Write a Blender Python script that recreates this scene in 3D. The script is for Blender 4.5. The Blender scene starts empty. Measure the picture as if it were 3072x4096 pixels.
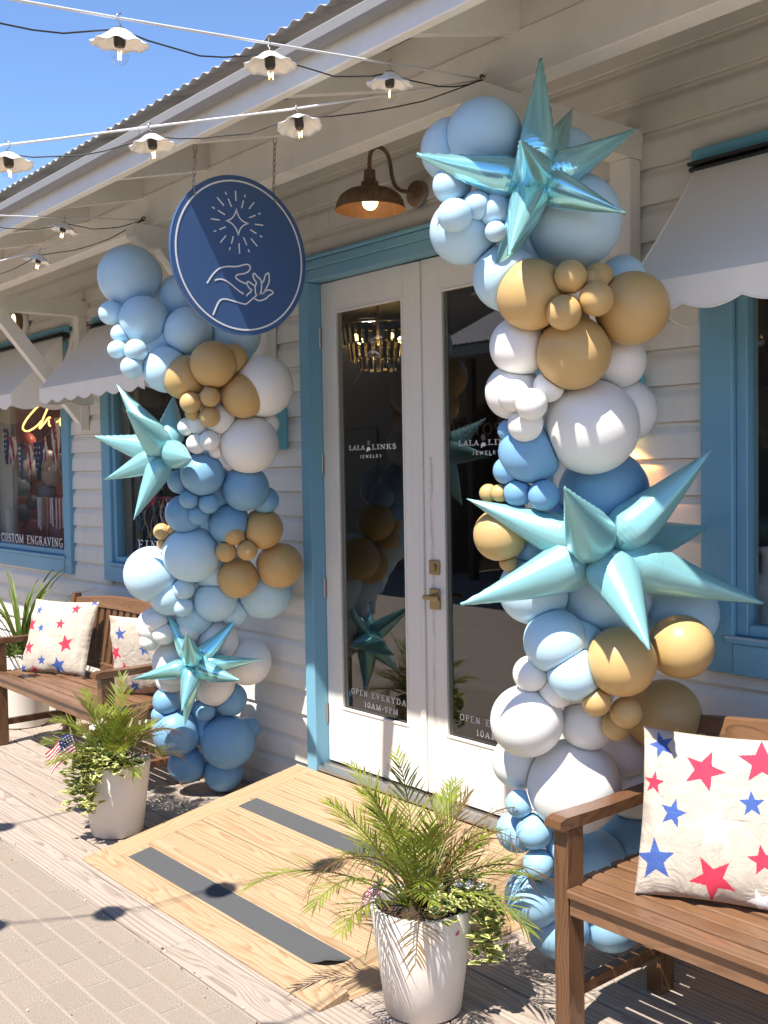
import bpy, bmesh, math, random
from mathutils import Vector, Matrix, noise

random.seed(7)
SC = bpy.context.scene
COL = SC.collection
R = math.radians

# ------------------------------------------------------------------ camera
def set_camera():
    yaw, pitch, roll = 0.8762739, -0.04073976, -0.01690408
    fw = Vector((-math.sin(yaw)*math.cos(pitch), math.cos(yaw)*math.cos(pitch), math.sin(pitch)))
    r0 = Vector((math.cos(yaw), math.sin(yaw), 0)); u0 = r0.cross(fw)
    r = r0*math.cos(roll) + u0*math.sin(roll); u = u0*math.cos(roll) - r0*math.sin(roll)
    cam = bpy.data.cameras.new('camera'); o = bpy.data.objects.new('camera', cam); COL.objects.link(o)
    m = Matrix((( r.x, u.x, -fw.x, 0), (r.y, u.y, -fw.y, 0), (r.z, u.z, -fw.z, 1.75), (0, 0, 0, 1)))
    o.matrix_world = m
    cam.sensor_fit = 'HORIZONTAL'; cam.sensor_width = 36.0; cam.lens = 36.0*4255.43/3072.0
    cam.clip_start = 0.05; cam.clip_end = 500
    SC.camera = o
set_camera()

# ------------------------------------------------------------------ sky, sun, exposure
SUN = Vector((0.265, -1.0, 1.84)).normalized()
world = bpy.data.worlds.new('World'); SC.world = world; world.use_nodes = True
wn = world.node_tree.nodes; wl = world.node_tree.links
bg = wn['Background']; sky = wn.new('ShaderNodeTexSky'); sky.sky_type = 'NISHITA'; sky.sun_disc = False
sky.sun_elevation = math.asin(SUN.z); sky.sun_rotation = math.atan2(SUN.x, SUN.y)
sky.air_density = 1.0; sky.dust_density = 0.0; sky.ozone_density = 5.0; sky.altitude = 3000
wl.new(sky.outputs[0], bg.inputs[0]); bg.inputs[1].default_value = 0.12
sl = bpy.data.lights.new('sun', 'SUN'); sl.energy = 3.9; sl.angle = R(0.55); sl.color = (1.0, 0.94, 0.85)
so = bpy.data.objects.new('sun', sl); COL.objects.link(so)
so.rotation_euler = (-SUN).to_track_quat('-Z', 'Y').to_euler()
vs = SC.view_settings; vs.view_transform = 'Standard'; vs.look = 'None'; vs.exposure = 1.3; vs.gamma = 1.0; vs.use_curve_mapping = False
SC.cycles.use_denoising = True
SC.cycles.max_bounces = 10; SC.cycles.diffuse_bounces = 5; SC.cycles.glossy_bounces = 4; SC.cycles.transparent_max_bounces = 12
SC.cycles.caustics_reflective = False; SC.cycles.caustics_refractive = False

# ------------------------------------------------------------------ materials
def lin(r, g, b):
    f = lambda c: c/12.92 if c <= 0.04045 else ((c+0.055)/1.055)**2.4
    return (f(r/255), f(g/255), f(b/255))

class NT:
    def __init__(self, name):
        self.m = bpy.data.materials.new(name); self.m.use_nodes = True
        self.t = self.m.node_tree; self.n = self.t.nodes; self.b = self.n['Principled BSDF']
    def add(self, typ, **kw):
        nd = self.n.new(typ)
        for k, v in kw.items():
            if k.startswith('i_'): nd.inputs[k[2:].replace('_', ' ')].default_value = v
            else: setattr(nd, k, v)
        return nd
    def link(self, a, b): self.t.links.new(a, b)
    def mix(self, fac, a, b, mode='MIX'):
        x = self.n.new('ShaderNodeMix'); x.data_type = 'RGBA'; x.blend_type = mode
        for s, v in ((x.inputs[0], fac), (x.inputs[6], a), (x.inputs[7], b)):
            if hasattr(v, 'links'): self.link(v, s)
            elif isinstance(v, (int, float)): s.default_value = v
            else: s.default_value = tuple(v)+(1.0,)
        return x.outputs[2]
    def ramp(self, fac, stops):
        x = self.n.new('ShaderNodeValToRGB'); e = x.color_ramp.elements
        while len(e) < len(stops): e.new(0.5)
        for i, (p, c) in enumerate(stops):
            e[i].position = p; e[i].color = (c, c, c, 1) if isinstance(c, (int, float)) else tuple(c)+(1,)
        self.link(fac, x.inputs[0]); return x.outputs[0]
    def noise(self, scale, detail=4, rough=0.55, vec=None, dist=0.0):
        x = self.n.new('ShaderNodeTexNoise'); x.inputs['Scale'].default_value = scale
        x.inputs['Detail'].default_value = detail; x.inputs['Roughness'].default_value = rough; x.inputs['Distortion'].default_value = dist
        if vec is not None: self.link(vec, x.inputs['Vector'])
        return x.outputs[0]
    def coords(self, scale=(1, 1, 1), per_object=True):
        tc = self.n.new('ShaderNodeTexCoord'); mp = self.n.new('ShaderNodeMapping')
        self.link(tc.outputs['Object'], mp.inputs[0]); mp.inputs['Scale'].default_value = scale
        if per_object:
            oi = self.n.new('ShaderNodeObjectInfo'); mu = self.n.new('ShaderNodeMath'); mu.operation = 'MULTIPLY'; mu.inputs[1].default_value = 37.0
            self.link(oi.outputs['Random'], mu.inputs[0]); self.link(mu.outputs[0], mp.inputs['Location'])
        return mp.outputs[0]
    def rand(self):
        return self.n.new('ShaderNodeObjectInfo').outputs['Random']
    def bump(self, h, strength=0.3, dist=0.01):
        x = self.n.new('ShaderNodeBump'); x.inputs['Strength'].default_value = strength; x.inputs['Distance'].default_value = dist
        self.link(h, x.inputs['Height']); self.link(x.outputs[0], self.b.inputs['Normal'])
    def base(self, v):
        if hasattr(v, 'links'): self.link(v, self.b.inputs['Base Color'])
        else: self.b.inputs['Base Color'].default_value = tuple(v)+(1,)
    def set(self, **kw):
        for k, v in kw.items(): self.b.inputs[k.replace('_', ' ')].default_value = v

def paint(name, col, rough=0.45, dirt=0.12, dscale=3.0, bump=0.05, stain=(0.35, 0.31, 0.26), obj_var=0.05, spec=0.4, streak=0.0, ground=0.0):
    m = NT(name); v = m.coords((1, 1, 1), False)
    n1 = m.noise(dscale, 6, 0.65, v); n2 = m.noise(dscale*9, 3, 0.6, v)
    f = m.ramp(n1, [(0.45, 0.0), (0.78, dirt)])
    c = m.mix(f, col, stain)
    c = m.mix(m.ramp(n2, [(0.35, 0.0), (0.75, dirt*0.6)]), c, tuple(x*0.8 for x in col))
    if streak:
        sn = m.noise(1.0, 5, 0.6, m.coords((14, 14, 0.9), False))
        c = m.mix(m.ramp(sn, [(0.52, 0.0), (0.8, streak)]), c, stain)
    if ground:
        tg = m.add('ShaderNodeTexCoord'); sg_ = m.add('ShaderNodeSeparateXYZ'); m.link(tg.outputs['Object'], sg_.inputs[0])
        gd = m.add('ShaderNodeMath', operation='MULTIPLY'); m.link(m.ramp(sg_.outputs[2], [(0.05, ground), (0.45, 0.0)]), gd.inputs[0]); m.link(m.ramp(n1, [(0.35, 0.2), (0.65, 1.0)]), gd.inputs[1])
        c = m.mix(gd.outputs[0], c, stain)
    if obj_var:
        c = m.mix(m.ramp(m.rand(), [(0, 0.0), (1, obj_var)]), c, tuple(x*0.55 for x in col))
    m.base(c); m.set(Roughness=rough, Specular_IOR_Level=spec)
    m.bump(n2, bump, 0.004)
    return m.m

def plain(name, col, rough=0.5, metal=0.0, spec=0.5, emis=None, es=1.0, bump=0.0, bscale=80, var=0.0):
    m = NT(name)
    if var or bump:
        n = m.noise(bscale, 4, 0.6, m.coords((1, 1, 1), False))
        if var: m.base(m.mix(m.ramp(n, [(0.3, 0.0), (0.7, 1.0)]), tuple(x*(1-var) for x in col), tuple(min(1, x*(1+var)) for x in col)))
        else: m.base(col)
        if bump: m.bump(n, bump, 0.003)
    else: m.base(col)
    m.set(Roughness=rough, Metallic=metal, Specular_IOR_Level=spec)
    if emis: m.b.inputs['Emission Color'].default_value = tuple(emis)+(1,); m.b.inputs['Emission Strength'].default_value = es
    return m.m

def wood(name, light, dark, axis='X', freq=110.0, amp=0.07, rough=0.6, contrast=0.75, along=1.0, grey=None, gfac=0.0, spec=0.3, bump=0.12, tone=0.18, coat=0.0, fine_s=90.0):
    m = NT(name)
    tc = m.add('ShaderNodeTexCoord'); sep = m.add('ShaderNodeSeparateXYZ'); m.link(tc.outputs['Object'], sep.inputs[0])
    ix = {'X': (0, 1, 2), 'Y': (1, 0, 2), 'Z': (2, 0, 1)}[axis]
    L_, A_, B_ = (sep.outputs[i] for i in ix)
    rnd = m.rand()
    def mth(op, a, b=None):
        x = m.add('ShaderNodeMath', operation=op)
        for k, v in ((0, a), (1, b)):
            if v is None: continue
            if hasattr(v, 'links'): m.link(v, x.inputs[k])
            else: x.inputs[k].default_value = v
        return x.outputs[0]
    r37 = mth('MULTIPLY', rnd, 61.0)
    c3 = m.add('ShaderNodeCombineXYZ'); m.link(mth('ADD', mth('MULTIPLY', L_, along*1.3), r37), c3.inputs[0]); m.link(mth('MULTIPLY', A_, 9.0), c3.inputs[1]); m.link(mth('ADD', mth('MULTIPLY', B_, 9.0), r37), c3.inputs[2])
    n1 = m.noise(1.0, 2.5, 0.5, c3.outputs[0], 0.3)
    off = mth('MULTIPLY', mth('SUBTRACT', mth('FRACT', mth('MULTIPLY', rnd, 7.31)), 0.5), 0.16)
    u = mth('ADD', mth('ADD', A_, off), mth('MULTIPLY', mth('SUBTRACT', n1, 0.5), amp*2))
    rr = mth('SQRT', mth('ADD', mth('MULTIPLY', u, u), 0.0003))
    ring = mth('ADD', mth('MULTIPLY', rr, freq), mth('MULTIPLY', n1, 5.0))
    g = m.ramp(mth('FRACT', ring), [(0.0, 0.0), (0.45, 0.18), (0.86, 1.0), (1.0, 0.0)])
    c4 = m.add('ShaderNodeCombineXYZ'); m.link(mth('ADD', mth('MULTIPLY', L_, 6.0), r37), c4.inputs[0]); m.link(mth('MULTIPLY', A_, fine_s*2.2), c4.inputs[1]); m.link(mth('MULTIPLY', B_, fine_s*2.2), c4.inputs[2])
    fine = m.noise(1.0, 4, 0.65, c4.outputs[0])
    gf = m.mix(0.3, g, m.ramp(fine, [(0.3, 0.0), (0.75, 1.0)]))
    k = mth('MULTIPLY', gf, contrast)
    c = m.mix(k, light, dark)
    c = m.mix(m.ramp(rnd, [(0, 0.0), (1, tone)]), c, tuple(x*0.5 for x in dark))
    if grey:
        pn = m.noise(2.6, 5, 0.65, m.coords((0.6, 2.0, 2.0) if axis == 'X' else (1, 1, 1), True))
        c = m.mix(m.ramp(pn, [(0.38, gfac*0.25), (0.66, gfac)]), c, grey)
    m.base(c); m.set(Roughness=rough, Specular_IOR_Level=spec)
    if coat: m.set(Coat_Weight=coat, Coat_Roughness=0.25)
    m.bump(gf, bump, 0.002)
    return m.m

def glass_mat(name, tint=(0.93, 0.97, 0.95), boost=1.0):
    m = NT(name); m.n.remove(m.b)
    out = m.n['Material Output']
    tr = m.add('ShaderNodeBsdfTransparent'); tr.inputs[0].default_value = tuple(tint)+(1,)
    gl = m.add('ShaderNodeBsdfGlossy'); gl.inputs['Roughness'].default_value = 0.004
    fr = m.add('ShaderNodeFresnel'); fr.inputs[0].default_value = 1.55
    mu = m.add('ShaderNodeMath', operation='MULTIPLY', use_clamp=True); mu.inputs[1].default_value = boost; m.link(fr.outputs[0], mu.inputs[0])
    ge = m.add('ShaderNodeNewGeometry'); sb = m.add('ShaderNodeMath', operation='SUBTRACT'); sb.inputs[0].default_value = 1.0; m.link(ge.outputs['Backfacing'], sb.inputs[1])
    m2 = m.add('ShaderNodeMath', operation='MULTIPLY'); m.link(mu.outputs[0], m2.inputs[0]); m.link(sb.outputs[0], m2.inputs[1])
    mx = m.add('ShaderNodeMixShader'); m.link(m2.outputs[0], mx.inputs[0]); m.link(tr.outputs[0], mx.inputs[1]); m.link(gl.outputs[0], mx.inputs[2])
    m.link(mx.outputs[0], out.inputs[0])
    return m.m

def balloon_mat(name, col, rough=0.38):
    m = NT(name)
    tc = m.add('ShaderNodeTexCoord'); sp = m.add('ShaderNodeSeparateXYZ'); m.link(tc.outputs['Object'], sp.inputs[0])
    nub = m.ramp(sp.outputs[2], [(0.9955, 0.0), (0.9990, 0.5)])
    v = m.mix(m.ramp(m.rand(), [(0, 0.0), (1, 0.14)]), col, tuple(c*0.72 for c in col))
    m.base(m.mix(nub, v, tuple(c*0.4 for c in col)))
    m.set(Roughness=rough, Specular_IOR_Level=0.35, Subsurface_Weight=0.12, Subsurface_Scale=0.02)
    return m.m

def foil_mat(name, col, metal, rough):
    m = NT(name)
    tc = m.add('ShaderNodeTexCoord')
    n = m.noise(3.0, 3, 0.5, tc.outputs['Object'])
    at = m.add('ShaderNodeAttribute', attribute_name='along')
    wv = m.add('ShaderNodeTexWave', bands_direction='X'); wv.inputs['Scale'].default_value = 9.0; wv.inputs['Distortion'].default_value = 2.5; wv.inputs['Detail'].default_value = 2.0
    cx = m.add('ShaderNodeCombineXYZ'); m.link(at.outputs['Fac'], cx.inputs[0]); m.link(n, cx.inputs[1]); m.link(cx.outputs[0], wv.inputs['Vector'])
    amp = m.ramp(at.outputs['Fac'], [(0.05, 0.9), (0.30, 0.25), (0.42, 0.0)])
    mu = m.add('ShaderNodeMath', operation='MULTIPLY'); m.link(wv.outputs[1], mu.inputs[0]); m.link(amp, mu.inputs[1])
    m.base(col); m.set(Metallic=metal, Roughness=rough, Specular_IOR_Level=0.5)
    cn = m.noise(26, 4, 0.65, tc.outputs['Object'], 1.5)
    sm = m.add('ShaderNodeMath', operation='MULTIPLY'); m.link(cn, sm.inputs[0]); m.link(m.ramp(at.outputs['Fac'], [(0.05, 1.0), (0.55, 0.25), (0.95, 0.5)]), sm.inputs[1])
    ad = m.add('ShaderNodeMath', operation='ADD'); m.link(mu.outputs[0], ad.inputs[0]); m.link(sm.outputs[0], ad.inputs[1])
    m.bump(ad.outputs[0], 0.16, 0.004)
    return m.m

def leaf_mat(name, green, tipcol, edge=None, rough=0.45, trans=0.25):
    m = NT(name)
    at = m.add('ShaderNodeAttribute', attribute_name='along')
    rn = m.noise(14, 2, 0.5, m.coords((1, 1, 1), True))
    g = m.mix(m.ramp(rn, [(0.3, 0.0), (0.7, 0.8)]), green, tuple(c*0.45 for c in green))
    c = m.mix(m.ramp(at.outputs['Fac'], [(0.78, 0.0), (1.08, 1.0)]), g, tipcol)
    if edge: c = m.mix(m.ramp(at.outputs['Fac'], [(0.25, 0.0), (0.55, 1.0)]), g, edge)
    m.base(c); m.set(Roughness=rough, Specular_IOR_Level=0.35)
    out = m.n['Material Output']; tl = m.add('ShaderNodeBsdfTranslucent'); m.link(c, tl.inputs[0])
    mx = m.add('ShaderNodeMixShader'); mx.inputs[0].default_value = trans
    m.link(m.b.outputs[0], mx.inputs[1]); m.link(tl.outputs[0], mx.inputs[2]); m.link(mx.outputs[0], out.inputs[0])
    return m.m

M = {}
M['siding'] = paint('siding_paint', (0.785, 0.76, 0.69), 0.5, 0.16, 2.2, streak=0.16, ground=0.4)
M['white_wood'] = paint('white_wood_paint', (0.795, 0.77, 0.70), 0.5, 0.24, 5.0, 0.1, (0.42, 0.38, 0.33))
M['door'] = paint('door_paint', (0.81, 0.785, 0.715), 0.35, 0.10, 3.0, 0.03, streak=0.10)
_t = M['door'].node_tree; _b = _t.nodes['Principled BSDF']; _src = _b.inputs['Base Color'].links[0].from_socket
_w = NT.__new__(NT); _w.m = M['door']; _w.t = _t; _w.n = _t.nodes; _w.b = _b
_tc = _w.add('ShaderNodeTexCoord'); _sp = _w.add('ShaderNodeSeparateXYZ'); _w.link(_tc.outputs['Object'], _sp.inputs[0])
_d = _w.add('ShaderNodeMath', operation='ADD'); _d.inputs[1].default_value = 3.556; _w.link(_sp.outputs[0], _d.inputs[0])
_a = _w.add('ShaderNodeMath', operation='ABSOLUTE'); _w.link(_d.outputs[0], _a.inputs[0])
_xm = _w.ramp(_a.outputs[0], [(0.002, 1.0), (0.02, 0.0)]); _zm = _w.ramp(_sp.outputs[2], [(0.70, 0.0), (0.95, 0.9), (1.10, 0.5)])
_nn = _w.ramp(_w.noise(1.0, 5, 0.7, _w.coords((60, 60, 7), False)), [(0.42, 0.0), (0.68, 0.75)])
_p1 = _w.add('ShaderNodeMath', operation='MULTIPLY'); _w.link(_xm, _p1.inputs[0]); _w.link(_nn, _p1.inputs[1])
_zz = _w.add('ShaderNodeMath', operation='LESS_THAN'); _zz.inputs[1].default_value = 1.80; _w.link(_sp.outputs[2], _zz.inputs[0])
_p2 = _w.add('ShaderNodeMath', operation='MULTIPLY'); _w.link(_p1.outputs[0], _p2.inputs[0]); _w.link(_zz.outputs[0], _p2.inputs[1])
_w.base(_w.mix(_p2.outputs[0], _src, (0.30, 0.20, 0.11)))
M['blue'] = paint('blue_trim_paint', lin(118, 170, 195), 0.42, 0.14, 4.0, 0.06, lin(90, 128, 150))
M['blue_soft'] = paint('blue_box_paint', lin(110, 178, 200), 0.5, 0.08, 4.0, 0.04, lin(90, 140, 160))
M['zinc'] = paint('zinc_sheet', (0.60, 0.59, 0.57), 0.42, 0.35, 6.0, 0.05, (0.22, 0.21, 0.2))
bpy.data.materials['zinc_sheet'].node_tree.nodes['Principled BSDF'].inputs['Metallic'].default_value = 0.25
M['gutter'] = paint('gutter_metal', (0.24, 0.235, 0.23), 0.4, 0.3, 7.0, 0.05, (0.3, 0.29, 0.27))
M['awning'] = paint('awning_canvas', (0.90, 0.865, 0.785), 0.85, 0.06, 3.0, 0.12, (0.55, 0.52, 0.5), 0, 0.1)
M['black'] = plain('black_metal', (0.018, 0.018, 0.02), 0.4)
M['dark'] = plain('dark_interior', (0.035, 0.032, 0.03), 0.8)
M['int_wall'] = plain('interior_wall', (0.22, 0.19, 0.165), 0.8)
M['int_panel'] = plain('display_panel', (0.42, 0.40, 0.35), 0.7, var=0.05, bscale=4)
M['int_floor'] = wood('interior_floor', (0.10, 0.07, 0.05), (0.05, 0.035, 0.025))
M['glass'] = glass_mat('door_glass', (0.93, 0.95, 0.93), 2.1)
M['glass_w'] = glass_mat('window_glass', (0.95, 0.96, 0.95), 1.2)
M['bulb_glass'] = glass_mat('bulb_glass', (0.985, 0.97, 0.94), 1.0)
M['lettering'] = plain('white_lettering', (0.82, 0.83, 0.82), 0.5)
M['brass'] = plain('aged_brass', (0.42, 0.32, 0.17), 0.35, 0.9)
M['steel'] = plain('steel', (0.5, 0.47, 0.44), 0.35, 0.9)
M['chain'] = plain('chain_steel', (0.36, 0.33, 0.30), 0.4, 0.85)
M['rust'] = NT('rusty_lamp_metal')
_m = M['rust']; _n = _m.noise(18, 6, 0.7, _m.coords((1, 1, 1), False))
_m.base(_m.ramp(_n, [(0.3, (0.16, 0.09, 0.05)), (0.55, (0.25, 0.165, 0.10)), (0.75, (0.38, 0.29, 0.20))])); _m.set(Roughness=0.65, Metallic=0.35); _m.bump(_n, 0.25, 0.004); M['rust'] = _m.m
M['rust_in'] = plain('copper_inside', (0.42, 0.22, 0.10), 0.5, 0.3, var=0.2, bscale=25)
M['warm_bulb'] = plain('warm_bulb', (1, 0.85, 0.55), 0.5, emis=(1.0, 0.72, 0.30), es=2.6)
M['filament'] = plain('filament', (1, 0.8, 0.4), 0.5, emis=(1.0, 0.62, 0.18), es=9.0)
M['neon'] = plain('neon_tube', (1, 0.8, 0.4), 0.4, emis=(1.0, 0.58, 0.16), es=1.3)
M['downlight'] = plain('downlight', (1, 0.9, 0.8), 0.5, emis=(1.0, 0.88, 0.70), es=4.0)
M['enamel'] = plain('white_enamel', (0.80, 0.80, 0.79), 0.18, spec=0.5)
M['socket'] = plain('socket_bakelite', (0.035, 0.03, 0.028), 0.45)
M['cable'] = plain('grey_cable', (0.68, 0.67, 0.66), 0.4)
M['cord'] = plain('black_cord', (0.03, 0.028, 0.026), 0.55)
M['deck'] = wood('weathered_deck', (0.43, 0.355, 0.295), (0.17, 0.12, 0.092), 'X', 48, 0.075, 0.75, 1.0, 1.0, (0.42, 0.365, 0.315), 0.4, 0.2, 0.35, 0.16)
M['pine'] = wood('new_pine', (0.455, 0.33, 0.21), (0.28, 0.165, 0.083), 'X', 55, 0.075, 0.6, 1.0, 1.0, None, 0, 0.25, 0.12, 0.08)
M['pine_y'] = wood('new_pine_side', (0.455, 0.33, 0.205), (0.30, 0.18, 0.09), 'Y', 70, 0.02, 0.6, 1.0, 0.6, None, 0, 0.25, 0.12, 0.06)
M['teak'] = wood('oiled_teak', (0.215, 0.108, 0.050), (0.045, 0.017, 0.008), 'X', 110, 0.03, 0.38, 0.9, 1.5, (0.30, 0.165, 0.09), 0.5, 0.45, 0.12, 0.3, 0.15, 150)
M['teak_y'] = wood('oiled_teak_arm', (0.19, 0.092, 0.040), (0.045, 0.017, 0.008), 'Y', 110, 0.03, 0.36, 0.9, 1.5, (0.20, 0.10, 0.055), 0.2, 0.45, 0.12, 0.25, 0.15, 150)
M['teak_z'] = wood('oiled_teak_post', (0.19, 0.094, 0.042), (0.045, 0.017, 0.008), 'Z', 110, 0.03, 0.38, 0.9, 1.5, (0.20, 0.10, 0.055), 0.25, 0.45, 0.12, 0.3, 0.15, 150)
M['grip'] = plain('grip_tape', (0.085, 0.088, 0.092), 0.95, spec=0.15, bump=0.5, bscale=900, var=0.22)
M['pot'] = paint('white_planter', (0.74, 0.685, 0.61), 0.55, 0.10, 5.0, 0.08, (0.5, 0.45, 0.4), 0)
M['soil'] = plain('potting_soil', (0.05, 0.035, 0.025), 0.95, bump=0.9, bscale=120, var=0.5)
M['palm'] = leaf_mat('palm_leaf', (0.26, 0.32, 0.04), (0.24, 0.10, 0.045))
M['palm_dry'] = leaf_mat('palm_leaf_dry', (0.20, 0.13, 0.05), (0.22, 0.07, 0.045))
M['stem'] = plain('palm_stalk', (0.17, 0.17, 0.04), 0.5)
M['yucca'] = leaf_mat('strap_leaf', (0.16, 0.22, 0.045), (0.30, 0.24, 0.10))
M['vine'] = leaf_mat('variegated_leaf', (0.22, 0.31, 0.06), (0.5, 0.5, 0.2), (0.66, 0.64, 0.26), 0.5, 0.2)
M['shrub'] = leaf_mat('small_leaf', (0.07, 0.15, 0.03), (0.12, 0.2, 0.05))
M['straw'] = plain('dry_grass', (0.36, 0.29, 0.16), 0.8)
M['petal_white'] = plain('white_petal', (0.80, 0.76, 0.74), 0.6)
M['petal_pink'] = plain('pink_petal', (0.55, 0.08, 0.16), 0.6)
M['cushion'] = NT('cushion_cotton')
_m = M['cushion']; _v = _m.coords((1, 1, 1), False); _n = _m.noise(7, 5, 0.6, _v, 0.8)
_m.base(_m.mix(_m.ramp(_n, [(0.4, 0.0), (0.7, 0.35)]), (0.49, 0.43, 0.36), (0.44, 0.36, 0.28))); _m.set(Roughness=0.9, Specular_IOR_Level=0.1)
_m.bump(_m.noise(11, 5, 0.6, _v, 1.6), 0.6, 0.016); M['cushion'] = _m.m
M['star_red'] = plain('red_print', (0.56, 0.045, 0.085), 0.9, spec=0.1, var=0.12, bscale=200)
M['star_blue'] = plain('blue_print', (0.060, 0.11, 0.33), 0.9, spec=0.1, var=0.15, bscale=200)
M['star_white'] = plain('white_print', (0.84, 0.84, 0.85), 0.9, spec=0.1)
M['L'] = balloon_mat('balloon_light_blue', (0.51, 0.72, 0.85))
M['B'] = balloon_mat('balloon_sky_blue', (0.33, 0.57, 0.78))
M['M'] = balloon_mat('balloon_mid_blue', (0.20, 0.40, 0.61))
M['G'] = balloon_mat('balloon_mocha', (0.58, 0.39, 0.165))
M['W'] = balloon_mat('balloon_white', (0.84, 0.83, 0.80))
M['foil_teal'] = foil_mat('foil_teal', (0.38, 0.78, 0.83), 0.68, 0.19)
M['foil_mint'] = foil_mat('foil_mint', (0.26, 0.545, 0.575), 0.25, 0.30)
M['sign_blue'] = plain('sign_blue', lin(66, 96, 142), 0.32, spec=0.5)
M['sign_white'] = plain('sign_white', (0.80, 0.81, 0.82), 0.4)

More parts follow.
